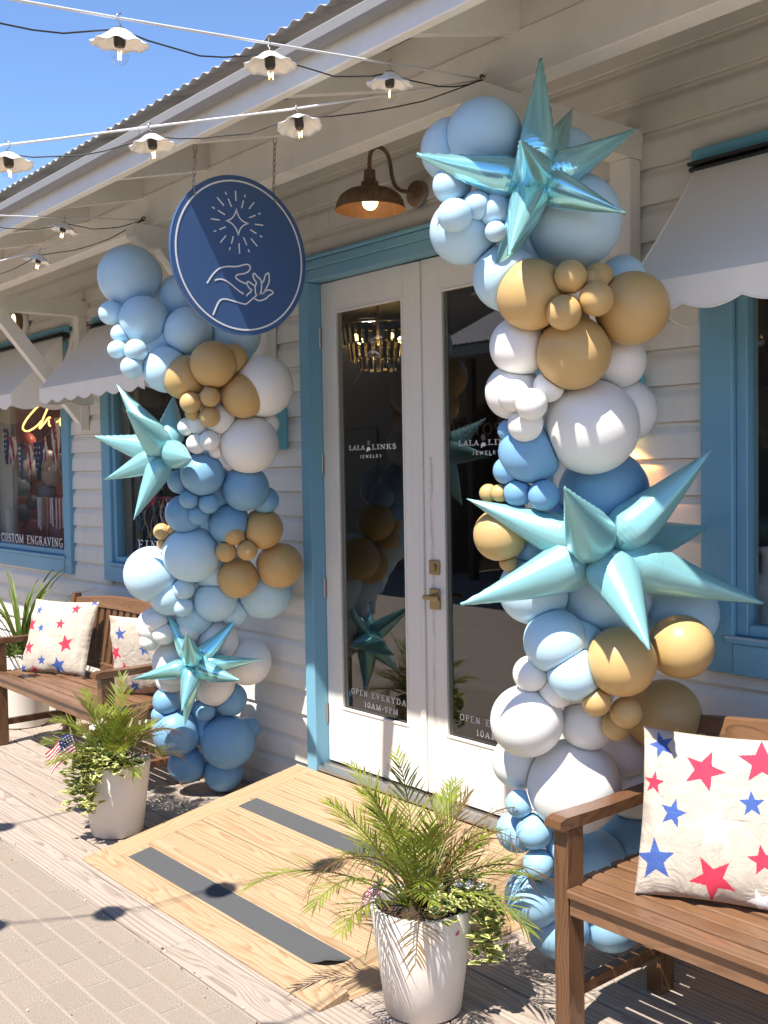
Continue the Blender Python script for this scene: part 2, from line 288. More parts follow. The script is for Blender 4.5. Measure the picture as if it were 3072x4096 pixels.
# ------------------------------------------------------------------ measured positions (world metres)
GARLAND_RIGHT = [('L', -2.2527, 2.2875, 2.728, 0.1139, -0.06, -0.98, 0.17),
 ('L', -2.3746, 2.2746, 2.714, 0.0986, -0.45, -0.87, 0.23),
 ('L', -2.3054, 2.2007, 2.5833, 0.0561, -0.17, -0.98, 0.11),
 ('L', -2.2239, 2.1322, 2.4702, 0.049, -0.03, -1.0, 0.04),
 ('L', -2.1985, 2.2024, 2.5041, 0.0427, 0.07, -1.0, 0.06),
 ('L', -2.1717, 2.2469, 2.4932, 0.0508, 0.15, -0.99, 0.07),
 ('L', -2.1502, 2.2236, 2.4228, 0.0305, 0.13, -0.99, 0.06),
 ('L', -2.2967, 2.2371, 2.4509, 0.1006, -0.29, -0.95, 0.14),
 ('L', -2.2066, 2.3246, 2.3098, 0.1003, -0.21, -0.96, 0.18),
 ('L', -2.0873, 2.4963, 2.4765, 0.1434, 0.82, -0.49, 0.31),
 ('L', -2.1599, 2.5513, 2.6908, 0.0877, 0.77, 0.1, 0.63),
 ('L', -2.0665, 2.6971, 2.3268, 0.0715, 0.54, 0.71, 0.46),
 ('G', -2.1196, 2.3373, 2.2501, 0.1039, 0.04, -0.99, 0.16),
 ('G', -1.9921, 2.3621, 2.2846, 0.0486, 0.56, -0.82, 0.08),
 ('G', -1.9343, 2.4044, 2.2194, 0.0497, 0.7, -0.71, 0.09),
 ('G', -1.9743, 2.4278, 2.2781, 0.0292, 0.71, -0.69, 0.12),
 ('G', -1.9984, 2.4955, 2.2964, 0.0446, 0.82, -0.53, 0.21),
 ('G', -1.9956, 2.3367, 2.1825, 0.0511, 0.46, -0.88, 0.08),
 ('G', -1.9435, 2.5813, 2.208, 0.1088, 0.97, -0.14, 0.2),
 ('G', -2.0583, 2.4497, 2.0815, 0.1104, 0.48, -0.86, 0.18),
 ('W', -2.2162, 2.3917, 2.1125, 0.0924, -0.21, -0.96, 0.21),
 ('W', -2.262, 2.4076, 1.978, 0.0867, -0.25, -0.95, 0.19),
 ('W', -2.0661, 2.6729, 2.0692, 0.0857, 0.88, 0.2, 0.44),
 ('W', -2.0892, 2.738, 1.918, 0.0991, 0.85, 0.38, 0.37),
 ('W', -2.0982, 2.5807, 1.867, 0.1474, 0.68, -0.68, 0.27),
 ('W', -2.1249, 2.3398, 1.9316, 0.0475, 0.21, -0.97, 0.12),
 ('W', -2.2005, 2.346, 1.9609, 0.0498, -0.02, -0.99, 0.14),
 ('W', -2.1929, 2.385, 1.8755, 0.053, 0.07, -0.99, 0.15),
 ('W', -2.1344, 2.4265, 1.9868, 0.0484, 0.21, -0.96, 0.18),
 ('M', -2.2472, 2.4614, 1.7915, 0.0976, -0.04, -0.98, 0.2),
 ('M', -2.2853, 2.4096, 1.8612, 0.0344, -0.22, -0.96, 0.17),
 ('M', -2.3053, 2.4223, 1.7366, 0.0448, -0.17, -0.97, 0.17),
 ('M', -2.1969, 2.4689, 1.6596, 0.0484, 0.25, -0.95, 0.19),
 ('M', -2.2798, 2.4421, 1.6698, 0.0462, -0.04, -0.98, 0.18),
 ('M', -2.1839, 2.7459, 1.6592, 0.1465, 0.87, -0.02, 0.49),
 ('G', -2.374, 2.4088, 1.6672, 0.0293, -0.3, -0.94, 0.15),
 ('G', -2.3296, 2.4152, 1.6673, 0.029, -0.18, -0.97, 0.16),
 ('G', -2.3673, 2.4519, 1.5331, 0.0857, -0.27, -0.95, 0.16),
 ('G', -2.3546, 2.4753, 1.4433, 0.0296, -0.26, -0.95, 0.17),
 ('M', -2.3218, 2.5867, 1.5021, 0.09, -0.24, -0.94, 0.24),
 ('L', -2.3346, 2.5696, 1.3475, 0.1142, -0.29, -0.94, 0.2),
 ('L', -2.2092, 2.7756, 1.3241, 0.1533, 0.68, -0.45, 0.57),
 ('L', -2.0784, 3.0076, 1.2521, 0.1263, 0.68, 0.72, 0.12),
 ('L', -2.2361, 2.5624, 1.1934, 0.1029, 0.04, -0.97, 0.23),
 ('L', -2.2123, 2.6465, 1.1713, 0.0921, 0.17, -0.94, 0.28),
 ('L', -2.1799, 2.5909, 1.098, 0.0906, 0.34, -0.9, 0.26),
 ('W', -2.3252, 2.5438, 1.08, 0.0599, -0.14, -0.97, 0.2),
 ('W', -2.2776, 2.6075, 1.0219, 0.06, 0.1, -0.96, 0.25),
 ('W', -2.3612, 2.5583, 0.9173, 0.1197, -0.05, -0.97, 0.22),
 ('W', -2.2535, 2.739, 0.8982, 0.0918, 0.52, -0.79, 0.34),
 ('W', -2.3061, 2.7257, 0.6788, 0.1594, 0.53, -0.78, 0.33),
 ('W', -2.4942, 2.6605, 0.736, 0.0923, -0.35, -0.92, 0.17),
 ('W', -2.2614, 2.9443, 0.7692, 0.0923, 0.91, 0.34, 0.25),
 ('W', -2.2872, 3.0283, 0.6173, 0.1139, 0.8, 0.58, 0.13),
 ('G', -2.053, 2.6579, 1.1395, 0.1106, 0.72, -0.64, 0.27),
 ('G', -1.9689, 2.8532, 1.1721, 0.1023, 0.98, 0.05, 0.21),
 ('G', -2.1068, 2.9593, 0.9133, 0.1203, 0.93, 0.32, 0.19),
 ('G', -2.1202, 2.6183, 1.0104, 0.0479, 0.59, -0.76, 0.28),
 ('G', -2.0637, 2.6953, 0.9723, 0.0509, 0.79, -0.54, 0.28),
 ('G', -2.1277, 2.7259, 0.9133, 0.0475, 0.78, -0.55, 0.3),
 ('B', -2.4257, 2.5895, 0.6208, 0.0481, 0.04, -0.97, 0.25),
 ('B', -2.3849, 2.6162, 0.5322, 0.0619, 0.18, -0.94, 0.29),
 ('B', -2.4886, 2.6459, 0.4989, 0.0747, -0.15, -0.96, 0.22),
 ('B', -2.3377, 2.7079, 0.4738, 0.0623, 0.42, -0.84, 0.34),
 ('B', -2.3745, 2.6235, 0.4219, 0.0526, 0.22, -0.92, 0.31),
 ('B', -2.4423, 2.6754, 0.2755, 0.1047, 0.04, -0.96, 0.28),
 ('B', -2.4135, 2.7648, 0.157, 0.1091, 0.24, -0.91, 0.34),
 ('B', -2.325, 2.8662, 0.3885, 0.1023, 0.83, -0.42, 0.37),
 ('M', -2.3039, 3.0087, 0.4279, 0.1011, 0.85, 0.5, 0.15),
 ('B', -2.3266, 2.9437, 0.1576, 0.1121, 0.96, 0.05, 0.29),
 ('M', -2.2744, 2.7029, 1.5309, 0.1137, 0.0, -0.84, 0.54),
 ('W', -2.2106, 2.6108, 1.9478, 0.1023, -0.13, -0.77, 0.62),
 ('G', -2.1923, 2.5274, 2.1865, 0.1, -0.38, -0.77, 0.52),
 ('L', -2.2297, 2.4677, 2.4403, 0.0994, -0.33, -0.8, 0.5),
 ('W', -2.2985, 2.7715, 1.0133, 0.1087, -0.02, -0.92, 0.39),
 ('B', -2.4389, 2.8559, 0.3216, 0.1144, 0.14, -0.93, 0.34)]
GARLAND_LEFT = [('L', -4.6933, 2.356, 2.6839, 0.1523, 0.06, -0.97, 0.24),
 ('L', -4.5892, 2.5809, 2.587, 0.123, 0.89, 0.1, 0.44),
 ('L', -4.6842, 2.2493, 2.5032, 0.0566, -0.12, -0.98, 0.13),
 ('L', -4.5524, 2.3501, 2.4629, 0.1146, 0.24, -0.96, 0.15),
 ('L', -4.4129, 2.5068, 2.4048, 0.1145, 0.8, -0.56, 0.21),
 ('L', -4.6036, 2.2541, 2.3974, 0.0431, -0.13, -0.98, 0.12),
 ('L', -4.5723, 2.2205, 2.3196, 0.0427, -0.19, -0.98, 0.11),
 ('L', -4.4776, 2.268, 2.309, 0.0529, 0.02, -0.99, 0.1),
 ('L', -4.4946, 2.2536, 2.2339, 0.0509, -0.18, -0.98, 0.11),
 ('L', -4.4529, 2.4055, 2.227, 0.1096, -0.16, -0.97, 0.19),
 ('L', -4.3728, 2.7284, 2.3959, 0.1281, 0.82, 0.51, 0.24),
 ('G', -4.3733, 2.4542, 2.1844, 0.1025, 0.17, -0.96, 0.2),
 ('G', -4.2344, 2.5278, 2.2378, 0.1076, 0.82, -0.56, 0.15),
 ('G', -4.2482, 2.6352, 2.2635, 0.0793, 0.97, -0.1, 0.21),
 ('G', -4.2054, 2.6692, 2.0995, 0.1049, 0.97, -0.14, 0.18),
 ('G', -4.3102, 2.4515, 2.0678, 0.0508, 0.44, -0.89, 0.14),
 ('G', -4.2363, 2.5104, 2.0903, 0.0464, 0.71, -0.69, 0.14),
 ('G', -4.276, 2.5291, 2.0021, 0.0489, 0.66, -0.74, 0.16),
 ('G', -4.3658, 2.4915, 2.0208, 0.0365, 0.34, -0.92, 0.18),
 ('W', -4.2033, 2.7734, 2.1459, 0.1475, 0.92, 0.35, 0.19),
 ('W', -4.4128, 2.4847, 1.9605, 0.0432, 0.19, -0.96, 0.18),
 ('W', -4.3863, 2.5239, 1.975, 0.0541, 0.32, -0.92, 0.2),
 ('W', -4.3821, 2.5165, 1.882, 0.0476, 0.37, -0.91, 0.18),
 ('W', -4.3218, 2.5506, 1.8932, 0.0473, 0.59, -0.79, 0.17),
 ('W', -4.3189, 2.6087, 1.9949, 0.0758, 0.72, -0.65, 0.24),
 ('W', -4.3616, 2.6077, 1.8445, 0.0349, 0.59, -0.77, 0.22),
 ('W', -4.2838, 2.7439, 1.8796, 0.1425, 0.97, -0.1, 0.22),
 ('W', -4.2554, 2.8374, 1.9737, 0.053, 0.88, 0.42, 0.2),
 ('M', -4.4359, 2.5759, 1.7387, 0.1056, 0.38, -0.9, 0.21),
 ('M', -4.5669, 2.5265, 1.7048, 0.0602, -0.06, -0.98, 0.19),
 ('M', -4.3677, 2.7737, 1.6703, 0.1139, 0.95, -0.18, 0.23),
 ('M', -4.3774, 2.8902, 1.6062, 0.0681, 0.94, 0.29, 0.2),
 ('M', -4.4911, 2.5318, 1.6207, 0.0464, 0.33, -0.93, 0.18),
 ('M', -4.4399, 2.6098, 1.5989, 0.0509, 0.6, -0.78, 0.2),
 ('M', -4.6202, 2.577, 1.5453, 0.0951, 0.05, -0.98, 0.21),
 ('M', -4.5173, 2.5949, 1.5424, 0.0514, 0.44, -0.88, 0.21),
 ('M', -4.5095, 2.7628, 1.4946, 0.1072, 0.85, -0.45, 0.29),
 ('G', -4.7429, 2.5168, 1.458, 0.0412, -0.18, -0.97, 0.17),
 ('G', -4.6946, 2.5496, 1.4694, 0.0274, -0.07, -0.98, 0.19),
 ('G', -4.7764, 2.543, 1.393, 0.0323, -0.19, -0.97, 0.17),
 ('L', -4.658, 2.6313, 1.3447, 0.1446, 0.32, -0.92, 0.23),
 ('L', -4.8914, 2.5349, 1.2355, 0.1433, -0.28, -0.95, 0.16),
 ('G', -4.4253, 2.9019, 1.4631, 0.1031, 0.96, 0.21, 0.19),
 ('G', -4.4529, 2.7529, 1.4402, 0.052, 0.9, -0.38, 0.21),
 ('G', -4.4992, 2.7344, 1.3575, 0.0522, 0.85, -0.48, 0.22),
 ('G', -4.4291, 2.8127, 1.3628, 0.0522, 0.97, -0.17, 0.19),
 ('G', -4.5595, 2.8373, 1.2154, 0.1045, 0.95, -0.2, 0.23),
 ('G', -4.4406, 3.0124, 1.2728, 0.1165, 0.92, 0.38, 0.13),
 ('L', -4.8437, 2.6055, 1.1269, 0.1059, -0.02, -0.98, 0.2),
 ('L', -4.7234, 2.619, 1.1656, 0.0533, 0.33, -0.92, 0.22),
 ('L', -4.7644, 2.634, 1.0721, 0.0537, 0.34, -0.91, 0.23),
 ('L', -4.7129, 2.7948, 1.0968, 0.1135, 0.74, -0.59, 0.31),
 ('L', -4.6106, 3.032, 1.1196, 0.1389, 0.85, 0.51, 0.16),
 ('L', -4.8473, 2.7481, 0.9935, 0.1007, 0.25, -0.92, 0.3),
 ('L', -4.7193, 2.9071, 1.0257, 0.0768, 0.95, -0.04, 0.29),
 ('W', -4.9922, 2.6033, 0.9532, 0.1011, -0.24, -0.96, 0.17),
 ('W', -4.9193, 2.5684, 0.9836, 0.0546, -0.04, -0.98, 0.19),
 ('W', -4.8952, 2.5933, 0.9237, 0.0569, 0.11, -0.97, 0.21),
 ('W', -4.9861, 2.5583, 0.8793, 0.0503, -0.09, -0.98, 0.18),
 ('W', -4.8356, 2.7045, 0.9273, 0.0596, 0.37, -0.89, 0.26),
 ('W', -4.991, 2.7074, 0.7508, 0.1219, 0.04, -0.97, 0.24),
 ('W', -4.8102, 2.8606, 0.8663, 0.1137, 0.83, -0.45, 0.33),
 ('W', -4.7777, 3.0217, 0.7425, 0.1301, 0.93, 0.29, 0.2),
 ('W', -4.8858, 2.8795, 0.6186, 0.1129, 0.81, -0.48, 0.32),
 ('W', -5.0641, 2.7169, 0.6457, 0.079, -0.12, -0.97, 0.22),
 ('M', -5.0762, 2.6982, 0.5297, 0.0765, -0.07, -0.97, 0.22),
 ('M', -4.921, 2.8403, 0.4829, 0.0565, 0.66, -0.68, 0.32),
 ('M', -4.8741, 2.967, 0.5328, 0.0916, 0.96, -0.07, 0.29),
 ('M', -4.8903, 3.0832, 0.3476, 0.0679, 0.9, 0.39, 0.19),
 ('M', -4.8797, 2.95, 0.3048, 0.1461, 0.92, -0.25, 0.3),
 ('M', -5.0614, 2.7435, 0.3626, 0.1289, 0.09, -0.96, 0.26),
 ('M', -5.0915, 2.8165, 0.167, 0.103, 0.13, -0.95, 0.29),
 ('M', -4.982, 2.9784, 0.1149, 0.1085, 0.89, -0.31, 0.34),
 ('M', -5.0957, 2.6709, 0.4562, 0.0518, -0.08, -0.97, 0.21),
 ('L', -4.7375, 2.8272, 1.247, 0.1427, 0.5, -0.67, 0.55),
 ('M', -4.5812, 2.7181, 1.6551, 0.1259, -0.07, -0.89, 0.45),
 ('M', -5.0527, 2.906, 0.387, 0.126, 0.24, -0.88, 0.4),
 ('W', -4.9671, 2.8395, 0.8112, 0.1356, -0.0, -0.93, 0.38),
 ('G', -4.3922, 2.6678, 2.0762, 0.1102, 0.57, -0.53, 0.62),
 ('L', -4.5875, 2.4628, 2.3901, 0.1214, -0.28, -0.9, 0.33)]
STARS = {'R1': ([-2.076, 2.316, 2.5628], 0.0556, [[-0.0232, 0.0516, 0.3666], [-0.1157, 0.3037, 0.3008], [0.1532, 0.2724, 0.1655], [0.2585, 0.0704, -0.1292], [-0.2003, -0.2771, 0.076], [0.1996, -0.2804, 0.0164], [0.1163, -0.2416, -0.2565], [-0.114, -0.079, -0.2803]]), 'R2': ([-2.0933, 2.6138, 1.4845], 0.0802, [[-0.3083, -0.2743, 0.167], [-0.223, -0.3888, -0.1494], [0.1522, -0.3482, 0.205], [0.2528, 0.2183, 0.3079], [-0.0038, 0.5888, 0.0493], [0.3261, 0.3805, -0.1715], [0.288, -0.1476, -0.254]]), 'L1': ([-4.4543, 2.4051, 1.8429], 0.0668, [[-0.2151, -0.1422, 0.3257], [0.118, -0.2608, 0.1836], [-0.258, -0.2388, 0.0804], [-0.1879, -0.2335, -0.1242], [-0.0042, -0.1805, -0.3095], [0.3457, -0.0703, -0.0338], [-0.2062, 0.1518, 0.2798]]), 'L2': ([-4.7733, 2.6996, 0.7658], 0.0544, [[-0.1287, -0.0862, 0.2745], [0.2396, -0.1741, 0.2117], [0.1091, 0.1919, 0.2283], [0.2028, 0.2832, 0.0181], [0.3211, 0.0657, -0.042], [-0.1672, -0.2655, -0.0626], [0.1157, -0.1441, -0.1962], [-0.0626, -0.0299, -0.3281]])}
SIGN_ART = [(0.0048, [[2.2645, 2.8464], [2.2662, 2.8071]]), (0.0048, [[2.2186, 2.8354], [2.2234, 2.8244]]), (0.0048, [[2.2306, 2.8103], [2.2448, 2.7811]]), (0.0048, [[2.3092, 2.8373], [2.3065, 2.8267]]), (0.0048, [[2.3005, 2.8128], [2.2912, 2.7819]]), (0.0048, [[2.3501, 2.8132], [2.3249, 2.7846]]), (0.0048, [[2.1807, 2.808], [2.2105, 2.7809]]), (0.0048, [[2.1572, 2.7679], [2.1687, 2.7635]]), (0.0048, [[2.1833, 2.7589], [2.2139, 2.7464]]), (0.0048, [[2.1501, 2.7219], [2.1897, 2.7226]]), (0.0048, [[2.3252, 2.7498], [2.355, 2.7635]]), (0.0048, [[2.3679, 2.7694], [2.3796, 2.7752]]), (0.0048, [[2.3512, 2.7276], [2.3912, 2.7288]]), (0.0048, [[2.3285, 2.7034], [2.3577, 2.692]]), (0.0048, [[2.3732, 2.6864], [2.3842, 2.6813]]), (0.0048, [[2.2166, 2.7], [2.1876, 2.6858]]), (0.0048, [[2.1734, 2.68], [2.1616, 2.6748]]), (0.0048, [[2.2165, 2.666], [2.1906, 2.6363]]), (0.0048, [[2.2502, 2.6679], [2.2407, 2.638]]), (0.0048, [[2.2343, 2.623], [2.2308, 2.6118]]), (0.0048, [[2.2755, 2.6439], [2.2773, 2.6033]]), (0.0048, [[2.2972, 2.6697], [2.3114, 2.64]]), (0.0048, [[2.3171, 2.6257], [2.3229, 2.614]]), (0.0048, [[2.3317, 2.6692], [2.3609, 2.6419]]), (0.0048, [[2.2675, 2.7789], [2.2694, 2.7668], [2.2727, 2.7563], [2.2775, 2.7475], [2.2838, 2.7402], [2.2915, 2.7345], [2.3008, 2.7304], [2.3115, 2.728], [2.3238, 2.7271]]), (0.0048, [[2.3238, 2.7271], [2.3129, 2.7238], [2.3034, 2.7195], [2.2952, 2.7141], [2.2883, 2.7077], [2.2827, 2.7003], [2.2785, 2.6917], [2.2755, 2.6822], [2.2739, 2.6715]]), (0.0048, [[2.2739, 2.6715], [2.2708, 2.6829], [2.2666, 2.6928], [2.2612, 2.7014], [2.2548, 2.7087], [2.2471, 2.7146], [2.2384, 2.7191], [2.2286, 2.7222], [2.2176, 2.7241]]), (0.0048, [[2.2176, 2.7241], [2.2272, 2.7267], [2.2359, 2.7305], [2.2436, 2.7356], [2.2504, 2.7418], [2.2561, 2.7493], [2.2609, 2.7579], [2.2647, 2.7678], [2.2675, 2.7789]]), (0.0055, [[2.128, 2.4735], [2.136, 2.4853], [2.1521, 2.5077], [2.174, 2.529], [2.1939, 2.5406], [2.2216, 2.5476], [2.2535, 2.5503], [2.2777, 2.556], [2.298, 2.563], [2.3143, 2.5654], [2.3235, 2.5606], [2.3241, 2.5493], [2.3156, 2.5375], [2.2991, 2.5289], [2.2809, 2.5243], [2.2647, 2.5199], [2.2573, 2.5123], [2.2611, 2.5042], [2.2801, 2.4952], [2.3082, 2.4884]]), (0.0055, [[2.1612, 2.4875], [2.177, 2.4934], [2.1946, 2.4952], [2.2161, 2.4899], [2.2435, 2.4746], [2.2691, 2.4584], [2.2918, 2.4475]]), (0.0055, [[2.1507, 2.3535], [2.1704, 2.3937], [2.1826, 2.4116], [2.1965, 2.4189], [2.2182, 2.4198], [2.2499, 2.4148], [2.2859, 2.4093], [2.3042, 2.4102], [2.3312, 2.4315], [2.3564, 2.451], [2.3732, 2.4629], [2.3756, 2.5064], [2.3582, 2.5219], [2.3441, 2.5332], [2.337, 2.5266], [2.3415, 2.5116], [2.3526, 2.4972], [2.3469, 2.4829], [2.3467, 2.4587], [2.3489, 2.4503]]), (0.0055, [[2.3082, 2.4884], [2.3105, 2.4965], [2.3166, 2.4978], [2.3449, 2.4844]]), (0.0055, [[2.3082, 2.4884], [2.3141, 2.478], [2.3261, 2.4688], [2.3313, 2.4676], [2.3247, 2.4629], [2.3258, 2.4585], [2.3154, 2.4524], [2.3041, 2.4404]]), (0.0055, [[2.3753, 2.496], [2.3868, 2.5075], [2.3958, 2.5309], [2.4052, 2.5399], [2.4126, 2.5379], [2.4118, 2.503], [2.3856, 2.4606]]), (0.0055, [[2.3502, 2.4504], [2.3856, 2.4595], [2.3942, 2.4683], [2.4131, 2.4746], [2.4286, 2.4698], [2.4296, 2.4622], [2.4062, 2.4485], [2.3997, 2.441], [2.3661, 2.4276], [2.3375, 2.4355]])]
NEON = [[[-8.2147, 3.32, 2.323], [-8.2325, 3.32, 2.2991], [-8.2905, 3.32, 2.2772], [-8.3828, 3.32, 2.2443], [-8.5032, 3.32, 2.1928], [-8.5747, 3.32, 2.1445], [-8.5601, 3.32, 2.1149], [-8.4853, 3.32, 2.1024], [-8.3932, 3.32, 2.1116], [-8.277, 3.32, 2.1385], [-8.1946, 3.32, 2.1693]], [[-7.9959, 3.32, 2.3223], [-8.0703, 3.32, 2.2561], [-8.1452, 3.32, 2.195], [-8.2307, 3.32, 2.1147], [-8.1328, 3.32, 2.151], [-8.0601, 3.32, 2.1848], [-8.0181, 3.32, 2.189], [-8.0423, 3.32, 2.1533], [-8.0288, 3.32, 2.1281], [-7.949, 3.32, 2.1309], [-7.8645, 3.32, 2.1545], [-7.7675, 3.32, 2.1651], [-7.7489, 3.32, 2.1792], [-7.7881, 3.32, 2.1852], [-7.8316, 3.32, 2.156], [-7.8177, 3.32, 2.1223], [-7.771, 3.32, 2.1161], [-7.719, 3.32, 2.1271]]]
BUNTING = [[-9.0482, 3.32, 2.2043], [-8.953, 3.32, 2.1401], [-8.8154, 3.32, 2.0688], [-8.6283, 3.32, 2.0106], [-8.4523, 3.32, 1.9926], [-8.2711, 3.32, 2.0064], [-8.1254, 3.32, 2.0423], [-7.9188, 3.32, 2.1296], [-7.7766, 3.32, 2.2434]]
DISPLAY_BALLOONS = [('r', -9.497, 3.75, 2.059, 0.079), ('w', -9.319, 3.75, 1.876, 0.096), ('w', -9.641, 3.75, 1.794, 0.102), ('w', -9.143, 3.75, 1.726, 0.088), ('w', -9.005, 3.75, 1.815, 0.045), ('w', -8.852, 3.75, 1.827, 0.048), ('b', -9.672, 3.75, 1.648, 0.095), ('b', -9.42, 3.75, 1.631, 0.052), ('b', -9.145, 3.75, 1.579, 0.077), ('b', -9.463, 3.75, 1.548, 0.05), ('b', -9.692, 3.75, 1.516, 0.048), ('b', -9.478, 3.75, 1.476, 0.047), ('b', -9.634, 3.75, 1.4, 0.077), ('r', -8.867, 3.75, 1.608, 0.082), ('p', -9.645, 3.75, 1.261, 0.08), ('p', -9.328, 3.75, 1.285, 0.078), ('p', -9.1, 3.75, 1.236, 0.077), ('w', -8.983, 3.75, 1.891, 0.038), ('r', -8.9, 3.75, 1.381, 0.062)]

# ------------------------------------------------------------------ mesh helpers
class MB:
    def __init__(self): self.v = []; self.f = []; self.mi = []; self.al = []
    def _add(self, vs, fs, mi=0, al=None):
        b = len(self.v); self.v += [tuple(p) for p in vs]
        self.f += [tuple(i+b for i in f) for f in fs]; self.mi += [mi]*len(fs)
        self.al += (al if al is not None else [0.0]*len(vs)); return self
    def box(self, x0, x1, y0, y1, z0, z1, mi=0):
        vs = [(x0,y0,z0),(x1,y0,z0),(x1,y1,z0),(x0,y1,z0),(x0,y0,z1),(x1,y0,z1),(x1,y1,z1),(x0,y1,z1)]
        return self._add(vs, [(0,3,2,1),(4,5,6,7),(0,1,5,4),(1,2,6,5),(2,3,7,6),(3,0,4,7)], mi)
    def cbox(self, x0, x1, y0, y1, z0, z1, c=0.003, mi=0):
        c = min(c, (x1-x0)*.4, (y1-y0)*.4, (z1-z0)*.4)
        vs = []; idx = {}
        for sx in (0,1):
            for sy in (0,1):
                for sz in (0,1):
                    X = (x0,x1)[sx]; Y = (y0,y1)[sy]; Z = (z0,z1)[sz]
                    dx = c*(1-2*sx); dy = c*(1-2*sy); dz = c*(1-2*sz)
                    for k, p in enumerate(((X,Y+dy,Z+dz),(X+dx,Y,Z+dz),(X+dx,Y+dy,Z))):
                        idx[(sx,sy,sz,k)] = len(vs); vs.append(p)
        fs = []
        def q(*ks): fs.append(tuple(idx[k] for k in ks))
        for s in (0,1):
            a = [(s,0,0,0),(s,1,0,0),(s,1,1,0),(s,0,1,0)]; q(*(a if s else a[::-1]))
            a = [(0,s,0,1),(1,s,0,1),(1,s,1,1),(0,s,1,1)]; q(*(a[::-1] if s else a))
            a = [(0,0,s,2),(1,0,s,2),(1,1,s,2),(0,1,s,2)]; q(*(a if s else a[::-1]))
        for a in (0,1):
            for b in (0,1):
                q((0,a,b,1),(1,a,b,1),(1,a,b,2),(0,a,b,2))
                q((a,0,b,0),(a,1,b,0),(a,1,b,2),(a,0,b,2))
                q((a,b,0,0),(a,b,1,0),(a,b,1,1),(a,b,0,1))
        for sx in (0,1):
            for sy in (0,1):
                for sz in (0,1): q((sx,sy,sz,0),(sx,sy,sz,1),(sx,sy,sz,2))
        return self._add(vs, fs, mi)
    def hexa(self, bottom, top, mi=0):
        return self._add(list(bottom)+list(top), [(3,2,1,0),(4,5,6,7),(0,1,5,4),(1,2,6,5),(2,3,7,6),(3,0,4,7)], mi)
    def prism(self, poly, off, mi=0):
        n = len(poly); o = Vector(off); top = [tuple(Vector(p)+o) for p in poly]
        fs = [tuple(range(n))[::-1], tuple(range(n, 2*n))]+[(i,(i+1)%n,n+(i+1)%n,n+i) for i in range(n)]
        return self._add(list(poly)+top, fs, mi)
    def tube(self, pts, r, seg=8, mi=0, caps=True, closed=False):
        pts = [Vector(p) for p in pts]; n = len(pts)
        rs = r if isinstance(r, (list, tuple)) else [r]*n
        vs = []; up = None
        for i, p in enumerate(pts):
            a = pts[(i-1) % n] if (closed or i) else p; b = pts[(i+1) % n] if (closed or i < n-1) else p
            t = (b-a).normalized()
            if up is None: up = t.cross(Vector((0.3,0.2,0.93)) if abs(t.z) < .9 else Vector((1,0,0))).normalized()
            up = (up-t*up.dot(t)).normalized(); s = t.cross(up)
            for k in range(seg):
                ang = 2*math.pi*k/seg; vs.append(p+(up*math.cos(ang)+s*math.sin(ang))*rs[i])
        fs = []
        for i in range(n if closed else n-1):
            j = (i+1) % n
            for k in range(seg): fs.append((i*seg+k, i*seg+(k+1)%seg, j*seg+(k+1)%seg, j*seg+k))
        if caps and not closed:
            fs.append(tuple(range(seg))[::-1]); fs.append(tuple(range((n-1)*seg, n*seg)))
        return self._add(vs, fs, mi)
    def lathe(self, prof, seg=24, c=(0,0,0), mi=0, wave=None):
        vs = []; n = len(prof); cx, cy, cz = c
        for i, (r, z) in enumerate(prof):
            for k in range(seg):
                a = 2*math.pi*k/seg; rr, zz = (r, z) if wave is None else wave(r, z, a, i)
                vs.append((cx+rr*math.cos(a), cy+rr*math.sin(a), cz+zz))
        fs = [(i*seg+k, i*seg+(k+1)%seg, (i+1)*seg+(k+1)%seg, (i+1)*seg+k) for i in range(n-1) for k in range(seg)]
        if prof[0][0] < 1e-6: pass
        return self._add(vs, fs, mi)
    def sphere(self, c, r, u=16, v=10, sc=(1,1,1), mi=0):
        vs = [(c[0],c[1],c[2]+r*sc[2])]
        for i in range(1, v):
            t = math.pi*i/v
            for k in range(u):
                a = 2*math.pi*k/u; vs.append((c[0]+r*sc[0]*math.sin(t)*math.cos(a), c[1]+r*sc[1]*math.sin(t)*math.sin(a), c[2]+r*sc[2]*math.cos(t)))
        vs.append((c[0],c[1],c[2]-r*sc[2])); L = len(vs)-1
        fs = [(0,1+k,1+(k+1)%u) for k in range(u)]
        for i in range(v-2):
            for k in range(u): fs.append((1+i*u+k, 1+(i+1)*u+k, 1+(i+1)*u+(k+1)%u, 1+i*u+(k+1)%u))
        fs += [(L, 1+(v-2)*u+(k+1)%u, 1+(v-2)*u+k) for k in range(u)]
        return self._add(vs, fs, mi)
    def build(self, name, mat, parent=None, smooth=False, local=False, angle=None, attr=False):
        me = bpy.data.meshes.new(name); me.from_pydata(self.v, [], self.f)
        mats = mat if isinstance(mat, list) else [mat]
        for m in mats: me.materials.append(m)
        if len(mats) > 1: me.polygons.foreach_set('material_index', self.mi)
        if smooth: me.polygons.foreach_set('use_smooth', [True]*len(me.polygons))
        if attr:
            a = me.attributes.new('along', 'FLOAT', 'POINT'); a.data.foreach_set('value', self.al)
        me.update()
        if smooth and angle:
            try: me.set_sharp_from_angle(angle=R(angle))
            except Exception: pass
        return link(name, me, parent, local)

